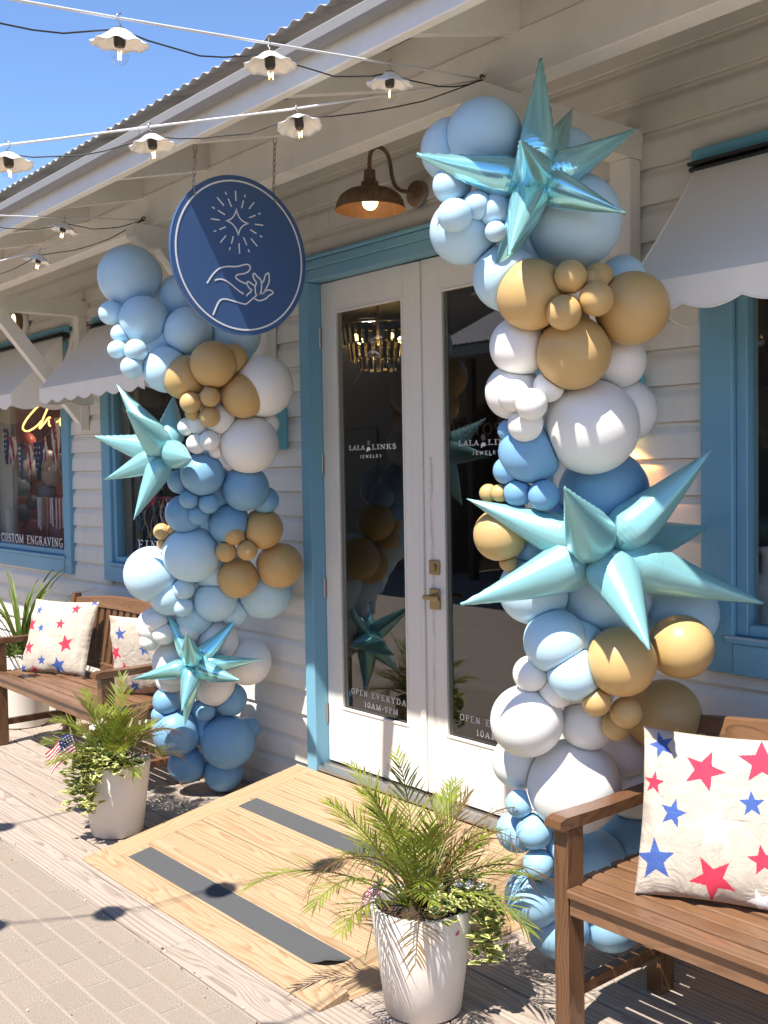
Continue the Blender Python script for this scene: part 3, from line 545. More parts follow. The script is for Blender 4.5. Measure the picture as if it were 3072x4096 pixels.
def link(name, data, parent=None, local=False):
    o = bpy.data.objects.new(name, data); COL.objects.link(o)
    if parent is not None:
        o.parent = parent
        if not local and parent.type == 'EMPTY': o.matrix_parent_inverse = Matrix.Translation(-parent.location)
    return o
def tag(o, label=None, cat=None, group=None, kind=None):
    if label: o['label'] = label
    if cat: o['category'] = cat
    if group: o['group'] = group
    if kind: o['kind'] = kind
    return o
def thing(name, loc, label, cat, group=None):
    o = bpy.data.objects.new(name, None); COL.objects.link(o); o.location = loc; o.empty_display_size = 0.1
    return tag(o, label, cat, group)
def copy_tree(o, parent=None):
    c = o.copy(); COL.objects.link(c)
    if parent is not None: c.parent = parent
    for ch in o.children: copy_tree(ch, c)
    return c

# ------------------------------------------------------------------ ground: pavers and boardwalk deck
DECK_EDGE = 1.803; PITCH = 0.15
def paver_mat():
    m = NT('paver_concrete'); v = m.coords((1,1,1), False)
    a = m.noise(160, 3, 0.75, v); b = m.noise(4, 4, 0.6, v); g = m.noise(55, 4, 0.7, v)
    c = m.ramp(a, [(0.32, (0.16,0.13,0.104)), (0.5, (0.285,0.24,0.198)), (0.72, (0.41,0.355,0.30))])
    c = m.mix(m.ramp(b, [(0.35, 0.0), (0.7, 0.7)]), c, (0.27,0.215,0.165))
    c = m.mix(m.ramp(m.rand(), [(0, 0.0), (1, 0.3)]), c, (0.22,0.19,0.16))
    m.base(c); m.set(Roughness=0.92, Specular_IOR_Level=0.15); m.bump(g, 0.5, 0.004); return m.m
M['paver'] = paver_mat()
def sand_mat():
    m = NT('joint_sand'); v = m.coords((1,1,1), False); a = m.noise(220, 3, 0.7, v)
    m.base(m.ramp(a, [(0.3, (0.26,0.22,0.18)), (0.7, (0.40,0.345,0.29))])); m.set(Roughness=0.95, Specular_IOR_Level=0.1); m.bump(a, 0.5, 0.003); return m.m
M['sand'] = sand_mat()
def street_mat():
    m = NT('far_pavers'); v = m.coords((1,1,1), False)
    br = m.add('ShaderNodeTexBrick'); m.link(v, br.inputs['Vector']); br.inputs['Scale'].default_value = 1.0
    br.inputs['Brick Width'].default_value = 0.22; br.inputs['Row Height'].default_value = 0.11; br.inputs['Mortar Size'].default_value = 0.006
    br.inputs['Color1'].default_value = (0.37,0.31,0.255,1); br.inputs['Color2'].default_value = (0.33,0.275,0.23,1); br.inputs['Mortar'].default_value = (0.45,0.385,0.32,1)
    m.base(br.outputs[0]); m.set(Roughness=0.92); return m.m
MB().box(-60, 60, -60, DECK_EDGE+0.4, -0.30, -0.030).build('street', street_mat()).__setitem__('kind', 'structure')
sand = MB().box(-9.2, -0.2, 0.6, DECK_EDGE-0.003, -0.029, -0.0082).build('paving', M['sand']); sand['kind'] = 'structure'
random.seed(3)
pm = {}
def paver(x, y, w):
    key = round(w, 3)
    if key not in pm:
        b = MB().cbox(-w/2+.003, w/2-.003, -.0515, .0515, -.02, .0, .0035); pm[key] = b
        o = b.build('paver', M['paver'], sand, local=True); pm[key] = o.data
    else: o = link('paver', pm[key], sand, True)
    o.location = (x, y, -0.0055+random.uniform(-.0006,.0006)); o.rotation_euler = (random.uniform(-.003,.003), random.uniform(-.003,.003), random.uniform(-.004,.004))
rows = 0
for r in range(9):
    y = 1.798-0.055-0.11*r
    off = -3.41+0.11*(r % 2 == 1)
    k = -26
    while off+k*.22 < -0.5:
        x = off+k*.22+.11
        if -2.9-2.75*max(0.2,(y-0.9)) < x < -0.9-0.0*r and not (x > -1.6 and r > 4): paver(x, y, .22); rows += 1
        k += 1
# deck
deck = MB().box(-14, 6, DECK_EDGE+0.008, 3.215, -0.27, -0.040).build('boardwalk', plain('deck_joists', (0.10,0.085,0.07), 0.9)); deck['kind'] = 'structure'
random.seed(11)
for r in range(10):
    y0 = DECK_EDGE+PITCH*r; y1 = min(y0+PITCH-.007, 3.206)
    if y1-y0 < .03: continue
    x = -11.0+random.uniform(0, 2.0)
    joints = [-3.49] if r == 0 else [random.uniform(-8.5,-5.5), random.uniform(-4.4,-1.8)]
    cuts = [-12.5]+sorted(joints)+[3.0]
    for a, b in zip(cuts[:-1], cuts[1:]):
        o = MB().cbox(-(b-a)/2+.0015, (b-a)/2-.0015, -(y1-y0)/2, (y1-y0)/2, -.036, 0, .004).build('deck_plank', M['deck'], deck, local=True)
        o.location = ((a+b)/2, (y0+y1)/2, random.uniform(-.0022, 0))
# screw heads and bits of grit on deck and paving
b = MB(); random.seed(5)
for k in range(70):
    x = random.uniform(-5.4,-2.3); y = random.choice([DECK_EDGE+random.uniform(-.03,.02)]*3+[random.uniform(1.2,1.8)])
    s = random.uniform(.002,.0055); b.sphere((x,y,.0+s*.3 if y > DECK_EDGE else -.003+s*.4), s, 5, 4, (1,random.uniform(.6,1),.6), mi=random.randint(0,2))
tag(b.build('grit', [plain('shell_grit', (0.7,0.66,0.6), .9), plain('leaf_grit', (0.16,0.09,0.05), .9), plain('grey_grit', (0.3,0.28,0.27), .9)]), 'small crumbs of shell, leaf and grit along the boardwalk edge', 'grit', kind='stuff')

# ------------------------------------------------------------------ the shop: wall, openings, roof
shop = thing('shop_building', (-4.5, 3.3, 0), 'white clapboard shop with corrugated metal porch roof and blue window trim', 'building')
YW = 3.212
OPEN = {'door': (-4.415, -2.81, 0.0, 2.735), 'w1': (-9.35, -7.425, 1.10, 2.56), 'w2': (-6.735, -5.46, 1.10, 2.56), 'w3': (-2.045, -0.30, 1.12, 2.56)}
XL, XR, ZT = -12.5, 3.0, 3.42
xs = sorted({XL, XR, *[v for o in OPEN.values() for v in o[:2]]})
wall = MB()
for a, b_ in zip(xs[:-1], xs[1:]):
    mid = (a+b_)/2; op = [o for o in OPEN.values() if o[0] < mid < o[1]]
    if not op: wall.box(a, b_, YW, YW+.14, -.25, ZT)
    else:
        if op[0][2] > 0: wall.box(a, b_, YW, YW+.14, -.25, op[0][2])
        wall.box(a, b_, YW, YW+.14, op[0][3], ZT)
wall = wall.build('siding_wall', M['siding'], shop)
CP = 0.1292; Z0 = 1.769-CP*14
def board(x0, x1, z):
    # dutch lap profile: flat face, cove at the top that runs in under the board above
    h = CP; p = [(3.207, 0.0), (3.188, 0.0), (3.1885, .004), (3.192, h*.62), (3.194, h*.70), (3.199, h*.78), (3.206, h*.88), (3.209, h*.985), (3.2115, h*.985)]
    n = len(p); vs = [(x0, y, z+q) for y, q in p]+[(x1, y, z+q) for y, q in p]
    fs = [(i, n+i, n+i+1, i+1) for i in range(n-1)]+[tuple(range(n)), tuple(range(2*n-1, n-1, -1)), (0, n-1, 2*n-1, n)]
    MB()._add(vs, fs).build('siding_board', M['siding'], wall)
random.seed(21)
for i in range(-1, 27):
    z = Z0+CP*i
    iv = [(XL, XR)]
    for nme, (a, b_, c, d_) in OPEN.items():
        if z+CP*.98 > c+.002 and z < d_-.002:
            nv = []
            for (p, q) in iv:
                if p < a: nv.append((p, min(q, a)))
                if q > b_: nv.append((max(p, b_), q))
            iv = [(p, q) for p, q in nv if q-p > .02]
    for p, q in iv:
        cuts = [p]
        if q-p > 4.5: cuts.append(p+(q-p)*random.uniform(.35,.65))
        cuts.append(q)
        for a, b_ in zip(cuts[:-1], cuts[1:]): board(a+.0008, b_-.0008, z)

# corrugated roof, rafters, fascia and gutter
SL = 0.25
roofz = lambda y, base: base+SL*(y-2.477)
roof = MB()
for yy in (2.12, 2.75, 3.4): roof.hexa([(-13,yy,roofz(yy,3.225)),(4,yy,roofz(yy,3.225)),(4,yy+.085,roofz(yy+.085,3.225)),(-13,yy+.085,roofz(yy+.085,3.225))],
                                     [(-13,yy,roofz(yy,3.25)),(4,yy,roofz(yy,3.25)),(4,yy+.085,roofz(yy+.085,3.25)),(-13,yy+.085,roofz(yy+.085,3.25))])
roof = roof.build('roof', M['white_wood'], shop)
def sheet(x0, x1, first=[None]):
    pit = .068; n = int(round((x1-x0)/pit*8)); vs = []; fs = []
    for j, y in enumerate((1.935, 2.6, 3.4, 4.6)):
        for i in range(n+1):
            x = x0+(x1-x0)*i/n; h = .0065*math.cos(2*math.pi*x/pit)
            vs.append((x, y, roofz(y, 3.262)+h))
    for j in range(3):
        for i in range(n): a = j*(n+1)+i; fs.append((a, a+1, a+n+2, a+n+1))
    # lower skin for a real thickness
    L = len(vs); vs += [(x, y, z-.0018) for x, y, z in vs]
    fs += [tuple(i+L for i in f[::-1]) for f in fs]; fs += [(i+1, i, L+i, L+i+1) for i in range(n)]
    MB()._add(vs, fs).build('corrugated_sheet', M['zinc'], roof, smooth=True, angle=50)
x = -13.0
while x < 3.9: sheet(x, x+.816); x += .816
for k in range(-12, 9):
    xr = -3.551+.6245*k; y0, y1 = 2.003, 4.4
    MB().hexa([(xr-.019,y0,roofz(y0,3.087)),(xr+.019,y0,roofz(y0,3.087)),(xr+.019,y1,roofz(y1,3.087)),(xr-.019,y1,roofz(y1,3.087))],
              [(xr-.019,y0,roofz(y0,3.224)),(xr+.019,y0,roofz(y0,3.224)),(xr+.019,y1,roofz(y1,3.224)),(xr-.019,y1,roofz(y1,3.224))]).build('rafter', M['white_wood'], roof)
for a, b_ in ((-13,-8.1),(-8.097,-5.02),(-5.017,-1.4),(-1.397,4)): MB().cbox(a, b_, 1.966, 2.002, 2.946, 3.092, .003).build('fascia', M['white_wood'], roof)
gp = [(1.964,3.066),(1.964,3.018),(1.956,3.012),(1.932,3.016),(1.922,3.030),(1.921,3.060),(1.926,3.066),(1.930,3.062),(1.925,3.058),(1.926,3.034),(1.934,3.021),(1.955,3.017),(1.9605,3.022),(1.9605,3.066)]
for a, b_ in ((-13,-6.3),(-6.296,-3.72),(-3.716,4)):
    MB().prism([(a,y,z) for y, z in gp], (b_-a,0,0)).build('gutter', M['gutter'], roof)
# porch beam and wall brackets
MB().cbox(-13, 4, 2.477, 2.562, 2.942, 3.098, .003).build('porch_beam', M['white_wood'], shop)
MB().cbox(-13, 4, 2.485, 2.555, 3.0985, 3.235, .003).build('beam_plate', M['white_wood'], shop)
for bx in (-9.34, -7.012, -4.685, -2.358, -0.03):
    x0, x1 = bx-.092, bx
    br = MB(); prof = [(3.2,2.838),(2.47,2.838),(2.385,2.885),(2.385,2.941),(3.2,2.941)]
    br.prism([(x0,y,z) for y, z in prof], (x1-x0,0,0)); br = br.build('bracket', M['white_wood'], shop)
    MB().cbox(x0, x1-.002, 3.125, 3.1875, 2.05, 2.837, .003).build('post', M['white_wood'], br)
    d0 = Vector((0, 2.52, 2.838)); d1 = Vector((0, 3.124, 2.10)); t = .045
    nrm = Vector((0, (d1-d0).z, -(d1-d0).y)).normalized()*t
    pr = [d0-nrm*.0, d0+nrm*-1.9, d1+nrm*-1.9, d1]
    b_ = MB(); P4 = [(x0+.012, p.y, p.z) for p in pr]; b_.prism(P4, (.068,0,0)).build('brace', M['white_wood'], br)
    MB().prism([(bx-.093,3.15,2.80),(bx-.093,3.15,2.745),(bx-.36,3.15,2.47),(bx-.36,3.15,2.52)], (0,.035,0)).build('side_brace', M['white_wood'], br)
    MB().cbox(x0+.03, x0+.055, 3.05, 3.09, 2.30, 2.34, .003).build('cleat', M['white_wood'], br)

# ------------------------------------------------------------------ lettering strokes (serif)
TK, TN, SE = .15, .055, .10
def arc(cx, cy, rx, ry, a0, a1, n=14): return [(cx+rx*math.cos(R(a0+(a1-a0)*i/n)), cy+ry*math.sin(R(a0+(a1-a0)*i/n))) for i in range(n+1)]
def st(x, y0=0, y1=1): return ([(x,y0),(x,y1)], TK)
def sf(x, y, l=SE): return ([(x-TK*.5-l, y+(TN/2 if y < .5 else -TN/2)), (x+TK*.5+l, y+(TN/2 if y < .5 else -TN/2))], TN)
GL = {
 'A': (.78, [([(.08,0),(.37,.97)],TN),([(.38,.97),(.66,0)],TK),([(.2,.32),(.55,.32)],TN),sf(.08,0,.07),sf(.66,0,.07)]),
 'C': (.74, [(arc(.42,.5,.33,.47,50,310),.11),([(.63,.72),(.63,.95)],TN)]),
 'D': (.82, [st(.18),sf(.16,0),sf(.16,1),([(.18,.97),(.38,.97)]+arc(.38,.5,.34,.47,90,-90)+[(.18,.03)],.09)]),
 'E': (.68, [st(.18),sf(.16,0),sf(.16,1),([(.18,.97),(.6,.97),(.6,.8)],TN),([(.18,.52),(.46,.52)],TN),([(.18,.03),(.62,.03),(.62,.22)],TN)]),
 'F': (.64, [st(.18),sf(.18,0),sf(.16,1),([(.18,.97),(.58,.97),(.58,.8)],TN),([(.18,.52),(.46,.52)],TN)]),
 'G': (.80, [(arc(.42,.5,.33,.47,50,320),.11),([(.66,.05),(.66,.42)],.13),([(.5,.42),(.78,.42)],TN)]),
 'I': (.38, [st(.19),sf(.19,0),sf(.19,1)]),
 'J': (.5, [([(.32,1),(.32,.2),(.24,.02),(.1,.05)],.12),sf(.32,1)]),
 'K': (.8, [st(.18),sf(.18,0),sf(.18,1),([(.22,.42),(.62,.97)],TN),([(.34,.6),(.66,.03)],TK),sf(.66,0,.07),sf(.62,1,.06)]),
 'L': (.64, [st(.18),sf(.16,0),sf(.18,1),([(.18,.03),(.6,.03),(.6,.24)],TN)]),
 'M': (.98, [([(.14,0),(.14,1)],TN),st(.82),([(.14,.97),(.46,.05)],.13),([(.46,.05),(.8,.97)],TN),sf(.14,0,.06),sf(.82,0,.07),sf(.84,1,.04),sf(.1,1,.03)]),
 'N': (.84, [([(.15,0),(.15,1)],TN),([(.15,.97),(.67,.03)],TK),([(.68,0),(.68,1)],TN),sf(.15,0,.06),sf(.68,1,.06),sf(.1,1,.02)]),
 'O': (.84, [(arc(.42,.5,.33,.47,0,360,24),.11)]),
 'P': (.68, [st(.18),sf(.18,0),sf(.16,1),([(.18,.97),(.36,.97)]+arc(.36,.73,.24,.24,90,-90,10)+[(.18,.49)],.085)]),
 'R': (.78, [st(.18),sf(.18,0),sf(.16,1),([(.18,.97),(.36,.97)]+arc(.36,.74,.22,.23,90,-90,10)+[(.18,.51)],.085),([(.38,.5),(.66,.03)],.13),sf(.68,0,.05)]),
 'S': (.62, [(arc(.31,.74,.2,.23,40,250,10)+arc(.3,.26,.23,.24,75,-140,10),.11),([(.5,.78),(.5,.96)],TN),([(.09,.04),(.09,.22)],TN)]),
 'T': (.72, [st(.36),sf(.36,0),([(.05,.8),(.05,.97),(.67,.97),(.67,.8)],TN)]),
 'U': (.8, [([(.17,1),(.17,.3)]+arc(.4,.3,.23,.27,180,360,10)+[(.63,1)],.1),sf(.17,1,.06),sf(.63,1,.06)]),
 'V': (.78, [([(.1,1),(.39,.03)],TK),([(.39,.03),(.66,1)],TN),sf(.1,1,.06),sf(.66,1,.06)]),
 'W': (1.0, [([(.08,1),(.3,.03)],.13),([(.3,.03),(.5,.9)],TN),([(.5,.9),(.7,.03)],.13),([(.7,.03),(.92,1)],TN),sf(.08,1,.05),sf(.92,1,.04)]),
 'Y': (.74, [([(.08,1),(.37,.48)],.13),([(.37,.48),(.64,1)],TN),st(.37,0,.5),sf(.37,0),sf(.08,1,.05),sf(.64,1,.05)]),
 '0': (.64, [(arc(.32,.5,.24,.47,0,360,22),.11)]), '1': (.44, [st(.24),sf(.24,0),([(.24,.97),(.1,.85)],TN)]),
 '9': (.62, [(arc(.31,.68,.22,.29,0,360,18),.1),([(.53,.68),(.5,.3),(.36,.05),(.15,.06)],.1)]), '-': (.4, [([(.07,.4),(.33,.4)],.09)]), ' ': (.42, [])}
def ribbon(mb, pts, w, fx, thick):
    """flat stroke: pts are 2-D, fx maps (u, v, depth) to a world point"""
    n = len(pts); P = [Vector((p[0],p[1])) for p in pts]; Lp = []; Rp = []
    for i in range(n):
        a = P[max(0,i-1)]; b_ = P[min(n-1,i+1)]
        if (P[0]-P[-1]).length < 1e-6 and n > 3 and i in (0,n-1): a = P[n-2]; b_ = P[1]
        t = (b_-a).normalized(); nn = Vector((-t.y,t.x)); k = 1.0
        if 0 < i < n-1:
            t1 = (P[i]-P[i-1]).normalized(); k = 1/max(.5, abs(nn.dot(Vector((-t1.y,t1.x)))))
        Lp.append(P[i]+nn*w*.5*k); Rp.append(P[i]-nn*w*.5*k)
    vs = [fx(p.x,p.y,0) for p in Lp]+[fx(p.x,p.y,0) for p in Rp]+[fx(p.x,p.y,thick) for p in Lp]+[fx(p.x,p.y,thick) for p in Rp]
    fs = []
    for i in range(n-1):
        fs += [(i,n+i,n+i+1,i+1),(2*n+i,2*n+i+1,3*n+i+1,3*n+i),(i,i+1,2*n+i+1,2*n+i),(n+i,3*n+i,3*n+i+1,n+i+1)]
    mb._add(vs, fs)
def lettering(text, x0, x1, z, h, y, parent, name='lettering', mat=None, track=.12, th=.0012, mb=None, sans=False):
    tot = sum(GL[c][0]+track for c in text)-track; sx = (x1-x0)/tot; own = mb is None; mb = mb or MB(); cx = 0
    for c in text:
        w, ss = GL[c]
        for pts, wd in ss:
            if sans and wd == TN and len(pts) == 2 and abs(pts[0][0]-pts[1][0]) < TK+2*SE+.001 and pts[0][1] in (TN/2, 1-TN/2): continue
            q = [((cx+p[0])*sx, p[1]*h) for p in pts]
            wdt = (max(wd,.11) if sans else max(wd,.075))*(h*.55+sx*.45)
            ribbon(mb, q, wdt, lambda u, v, d_: (x0+u, y-d_, z+v), th)
        cx += w+track
    if own: return mb.build(name, mat or M['lettering'], parent)
    return mb
def hand_icon(mb, cx, z, s, y, flip=1):
    out = [(-.5,-.55),(-.5,-.1),(-.3,.2),(.0,.32),(.3,.25),(.34,.1),(.1,.05),(.3,-.05),(.42,.2),(.5,.18),(.46,-.05),(.62,.02),(.6,-.15),(.35,-.35),(.05,-.32),(-.25,-.4),(-.35,-.6)]
    n = len(out); pts = [(cx+p[0]*s, y, z+p[1]*s) for p in out]; mb.prism(pts, (0,-.0012,0))
    for k in range(10):
        a = 2*math.pi*k/10; r0, r1 = .32*s, (.5 if k % 2 else .42)*s; c0 = (cx+.05*s, z+1.05*s)
        ribbon(mb, [(c0[0]+r0*math.cos(a), c0[1]+r0*math.sin(a)), (c0[0]+r1*math.cos(a), c0[1]+r1*math.sin(a))], .05*s, lambda u, v, d_: (u, y-d_, v), .0012)
    q = .14*s; mb.prism([(cx+.05*s,y,z+1.05*s+q),(cx+.05*s+q*.5,y,z+1.05*s),(cx+.05*s,y,z+1.05*s-q),(cx+.05*s-q*.5,y,z+1.05*s)], (0,-.0012,0))

# ------------------------------------------------------------------ double door
frame = MB().cbox(-4.372, -2.868, 3.165, 3.2465, 2.692, 2.75, .003).build('door_frame', M['blue'], shop)
MB().cbox(-4.452, -4.372, 3.163, 3.30, 0.0, 2.692, .004).build('jamb', M['blue'], frame)
MB().cbox(-2.868, -2.788, 3.163, 3.30, 0.0, 2.692, .004).build('jamb', M['blue'], frame)
MB().cbox(-4.452, -2.788, 3.161, 3.30, 2.7515, 2.795, .004).build('head_casing', M['blue'], frame)
MB().cbox(-4.46, -2.78, 3.148, 3.30, 2.7965, 2.815, .004).build('drip_cap', M['blue'], frame)
MB().cbox(-4.452, -4.373, 3.165, 3.2, 2.6935, 2.75, .003).build('casing_block', M['blue'], frame)
MB().cbox(-2.867, -2.788, 3.165, 3.2, 2.6935, 2.75, .003).build('casing_block', M['blue'], frame)
thr = MB(); thr.prism([(-4.371,3.17,.215),(-4.371,3.17,.225),(-4.371,3.205,.245),(-4.371,3.32,.245),(-4.371,3.32,.215)], (1.502,0,0)); thr.build('threshold', M['steel'], frame)
def door(x0, x1, g0, g1, hinge_side, lname):
    z0, z1, gz0, gz1, y0, y1 = .256, 2.688, .535, 2.54, 3.245, 3.289
    d = MB(); d.cbox(x0, g0, y0, y1, z0, z1, .002); d.cbox(g1, x1, y0, y1, z0, z1, .002)
    d.box(g0, g1, y0+.0005, y1, z0, gz0); d.box(g0, g1, y0+.0005, y1, gz1, z1)
    d = d.build('door', M['door'], shop)
    s = .012
    for a, b_, c, e in ((g0,g0+s,gz0,gz1),(g1-s,g1,gz0,gz1)): MB().cbox(a, b_, 3.241, 3.258, c, e, .003).build('glazing_bead', M['door'], d)
    for c, e in ((gz0,gz0+s),(gz1-s,gz1)): MB().cbox(g0+s, g1-s, 3.2405, 3.2575, c, e, .003).build('glazing_bead', M['door'], d)
    MB().box(g0+.002, g1-.002, 3.264, 3.270, gz0+.002, gz1-.002).build('glass_pane', M['glass'], d)
    for hz in (2.416, 1.779, 1.146, .499):
        hx = x0-.004 if hinge_side < 0 else x1+.004
        h = MB(); h.tube([(hx,3.238,hz-.05),(hx,3.238,hz+.05)], .0065, 10); h.box(hx-.012, hx+.012, 3.2435, 3.2448, hz-.05, hz+.05)
        for q in (-.017,.017): h.tube([(hx,3.238,hz+q-.001),(hx,3.238,hz+q+.001)], .0075, 10)
        h.build('hinge', M['steel'], d, smooth=True, angle=40)
    ox = 0 if hinge_side < 0 else .785
    lettering('LALA', -4.18+ox, -4.055+ox, 1.844, .0225, 3.2635, d)
    lettering('LINKS', -4.0+ox, -3.818+ox, 1.844, .0225, 3.2635, d)
    lettering('JEWELRY', -4.095+ox, -3.928+ox, 1.803, .016, 3.2635, d, sans=True, track=.35)
    hb = MB(); hand_icon(hb, -4.028+ox, 1.848, .027, 3.2635); hb.build('hand_emblem', M['lettering'], d)
    lettering('OPEN', -4.198+ox, -4.068+ox, .624, .0285, 3.2635, d, track=.22); lettering('EVERYDAY', -4.035+ox, -3.74+ox, .624, .0285, 3.2635, d, track=.22)
    lettering('10AM-9PM', -4.094+ox, -3.838+ox, .572, .027, 3.2635, d, track=.22)
    return d
dl = door(-4.369, -3.623, -4.256, -3.738, -1, 'left')
drr = door(-3.619, -2.871, -3.482, -2.975, 1, 'right')
MB().cbox(-3.642, -3.606, 3.232, 3.2445, .26, 2.684, .003).build('astragal', M['door'], drr)
h = MB().cbox(-3.572, -3.506, 3.233, 3.2445, 1.268, 1.332, .003); h.tube([(-3.539,3.233,1.299),(-3.539,3.224,1.299)], .017, 18); h.build('deadbolt', M['brass'], drr, smooth=True, angle=35)
h = MB().cbox(-3.572, -3.506, 3.233, 3.2445, 1.110, 1.204, .003); h.tube([(-3.552,3.233,1.168),(-3.552,3.195,1.168)], .011, 14); h.cbox(-3.565, -3.462, 3.183, 3.199, 1.158, 1.178, .003); h.build('lever_handle', M['brass'], drr, smooth=True, angle=35)

# ------------------------------------------------------------------ windows
def window(x0, x1, zb, zt, bottom_h, inner=0.13):
    # outer trim rectangle x0..x1, zb..zt
    w = MB().cbox(x0+inner, x1-inner, 3.158, 3.222, zb, zb+bottom_h, .004).build('window', M['blue'], shop)
    MB().cbox(x0, x0+inner-.0015, 3.163, 3.224, zb, zt, .004).build('frame', M['blue'], w)
    MB().cbox(x1-inner+.0015, x1, 3.163, 3.224, zb, zt, .004).build('frame', M['blue'], w)
    MB().cbox(x0+inner, x1-inner, 3.164, 3.224, zt-.12, zt, .004).build('frame', M['blue'], w)
    gb = zb+bottom_h+.0015
    MB().cbox(x0+inner-.03, x1-inner+.03, 3.150, 3.2215, gb, gb+.022, .004).build('sill', M['blue'], w)
    s = .042 if x0 > -9 else .02
    for a, b_ in ((x0+inner,x0+inner+s),(x1-inner-s,x1-inner)): MB().cbox(a, b_, 3.184, 3.245, gb+.0235, zt-.1215, .003).build('sash', M['blue'], w)
    MB().cbox(x0+inner+s+.001, x1-inner-s-.001, 3.186, 3.245, gb+.0235, gb+.062, .003).build('sash', M['blue'], w)
    MB().box(x0+inner+s-.004, x1-inner-s+.004, 3.216, 3.222, gb+.058, zt-.13).build('glass_pane', M['glass_w'], w)
    return w
w1 = window(-9.50, -7.335, 1.022, 2.70, .105, .118)
w2 = window(-6.795, -5.40, 1.022, 2.70, .105, .125)
w3 = window(-2.105, -0.22, 1.04, 2.70, .105, .125)
lettering('CUSTOM', -8.85, -8.36, 1.204, .066, 3.2145, w1, track=.1); lettering('ENGRAVING', -8.29, -7.59, 1.204, .066, 3.2145, w1, track=.1)
lettering('FINE', -6.385, -6.0, 1.252, .06, 3.2145, w2, track=.22)

# ------------------------------------------------------------------ rooms behind the glass
def room(name, x0, x1, y0, y1, z0, z1, mat, floor=None):
    b = MB(); t = .02
    b.box(x0-t, x0, y0, y1, z0, z1); b.box(x1, x1+t, y0, y1, z0, z1); b.box(x0-t, x1+t, y1, y1+t, z0, z1)
    b.box(x0-t, x1+t, y0, y1+t, z1, z1+t); b.box(x0-t, x1+t, y0, y1+t, z0-t, z0, 1)
    o = b.build(name, [mat, floor or mat]); o['kind'] = 'structure'; return o
b = MB(); t_ = .02
b.box(-7.17,-2.33,3.355,8.02,.215,.235,1); b.box(-7.17,-2.33,3.355,8.02,3.0,3.02); b.box(-7.17,-7.15,3.98,8,.235,3.0); b.box(-7.15,-2.35,8,8.02,.235,3.0)
b.box(-2.35,-2.33,3.355,8,.235,3.0); b.box(-5.42,-5.40,3.355,3.98,.235,3.0); b.box(-7.15,-5.42,3.98,4.0,.235,3.0)
b.build('shop_interior', [M['int_wall'], M['int_floor']])['kind'] = 'structure'
rooms = [room('window_display', -10.6, -7.2, 3.355, 4.3, 1.02, 2.75, plain('display_red_wall', (0.42,0.20,0.17), .8), M['int_panel']),
 room('window_display', -7.12, -5.45, 3.355, 3.95, 1.02, 2.75, plain('display_brown_wall', (0.20,0.15,0.11), .8), M['int_panel']),
 room('window_display', -2.30, -0.2, 3.355, 4.6, 1.02, 2.75, M['dark'], M['int_panel'])]
PX = (-9.02, -6.74, -2.03)
for rm, a, b_, y in ((rooms[0], -10.5, PX[0], 3.40), (rooms[1], -7.10, PX[1], 3.40), (rooms[2], -2.28, PX[2], 3.38)):
    MB().cbox(a, b_, y, y+.03, 1.03, 2.74, .004).build('display_panel', M['int_panel'], rm)
    MB().cbox(b_-.03, b_-.005, y-.012, y-.001, 1.03, 2.74, .003).build('panel_trim', M['int_panel'], rm)
# chandelier and downlight in the shop
CX, CY_ = -6.28, 5.2
ch = thing('chandelier', (CX, CY_, 3.0), 'tiered chandelier of glass strips seen through the left door', 'chandelier')
sh_m = plain('smoked_glass_strip', (0.42,0.35,0.24), .25, 0.5)
random.seed(9)
for tier, (rad, zz, n, l) in enumerate(((.30, 2.84, 32, .16), (.24, 2.70, 26, .13), (.16, 2.60, 18, .10))):
    c = MB(); c.tube([(CX+rad*math.cos(a*2*math.pi/28), CY_+rad*math.sin(a*2*math.pi/28), zz) for a in range(28)], .007, 6, closed=True)
    c = c.build('ring', M['brass'], ch)
    for k in range(n):
        a = 2*math.pi*k/n; cx, cy = CX+rad*math.cos(a), CY_+rad*math.sin(a); tx, ty = -math.sin(a)*.015, math.cos(a)*.015
        cx2, cy2 = CX+rad*.93*math.cos(a), CY_+rad*.93*math.sin(a); zl = zz-l*random.uniform(.9,1.05)
        MB().prism([(cx-tx,cy-ty,zz-.01),(cx+tx,cy+ty,zz-.01),(cx2+tx,cy2+ty,zl),(cx2-tx,cy2-ty,zl)], (.003*math.cos(a),.003*math.sin(a),0)).build('glass_strip', sh_m, c)
MB().tube([(CX,CY_,3.0),(CX,CY_,2.5)], .01, 8).build('stem', M['brass'], ch)
for a in (-.2, 1.4, 3.2, 4.6): MB().sphere((CX+.2*math.cos(a),CY_+.2*math.sin(a),2.74), .024, 12, 8).build('bulb', plain('chandelier_bulb', (1,.8,.5), .5, emis=(1,.66,.25), es=9.0), ch, smooth=True)
cl = bpy.data.lights.new('chandelier_light', 'POINT'); cl.energy = 0.3; cl.color = (1,.70,.38); cl.shadow_soft_size = .12
clo = bpy.data.objects.new('chandelier_light', cl); COL.objects.link(clo); clo.parent = ch; clo.location = (0,0,-.42)
dn = thing('downlight', (-6.95, 5.65, 2.98), 'round recessed downlight glowing in the shop ceiling', 'downlight')
MB().lathe([(0.0001,2.985),(.062,2.985)], 24, (-6.95,5.65,0)).build('lens', M['downlight'], dn)
MB().lathe([(.062,2.984),(.075,2.980),(.078,2.999)], 24, (-6.95,5.65,0)).build('trim_ring', M['brass'], dn, smooth=True)
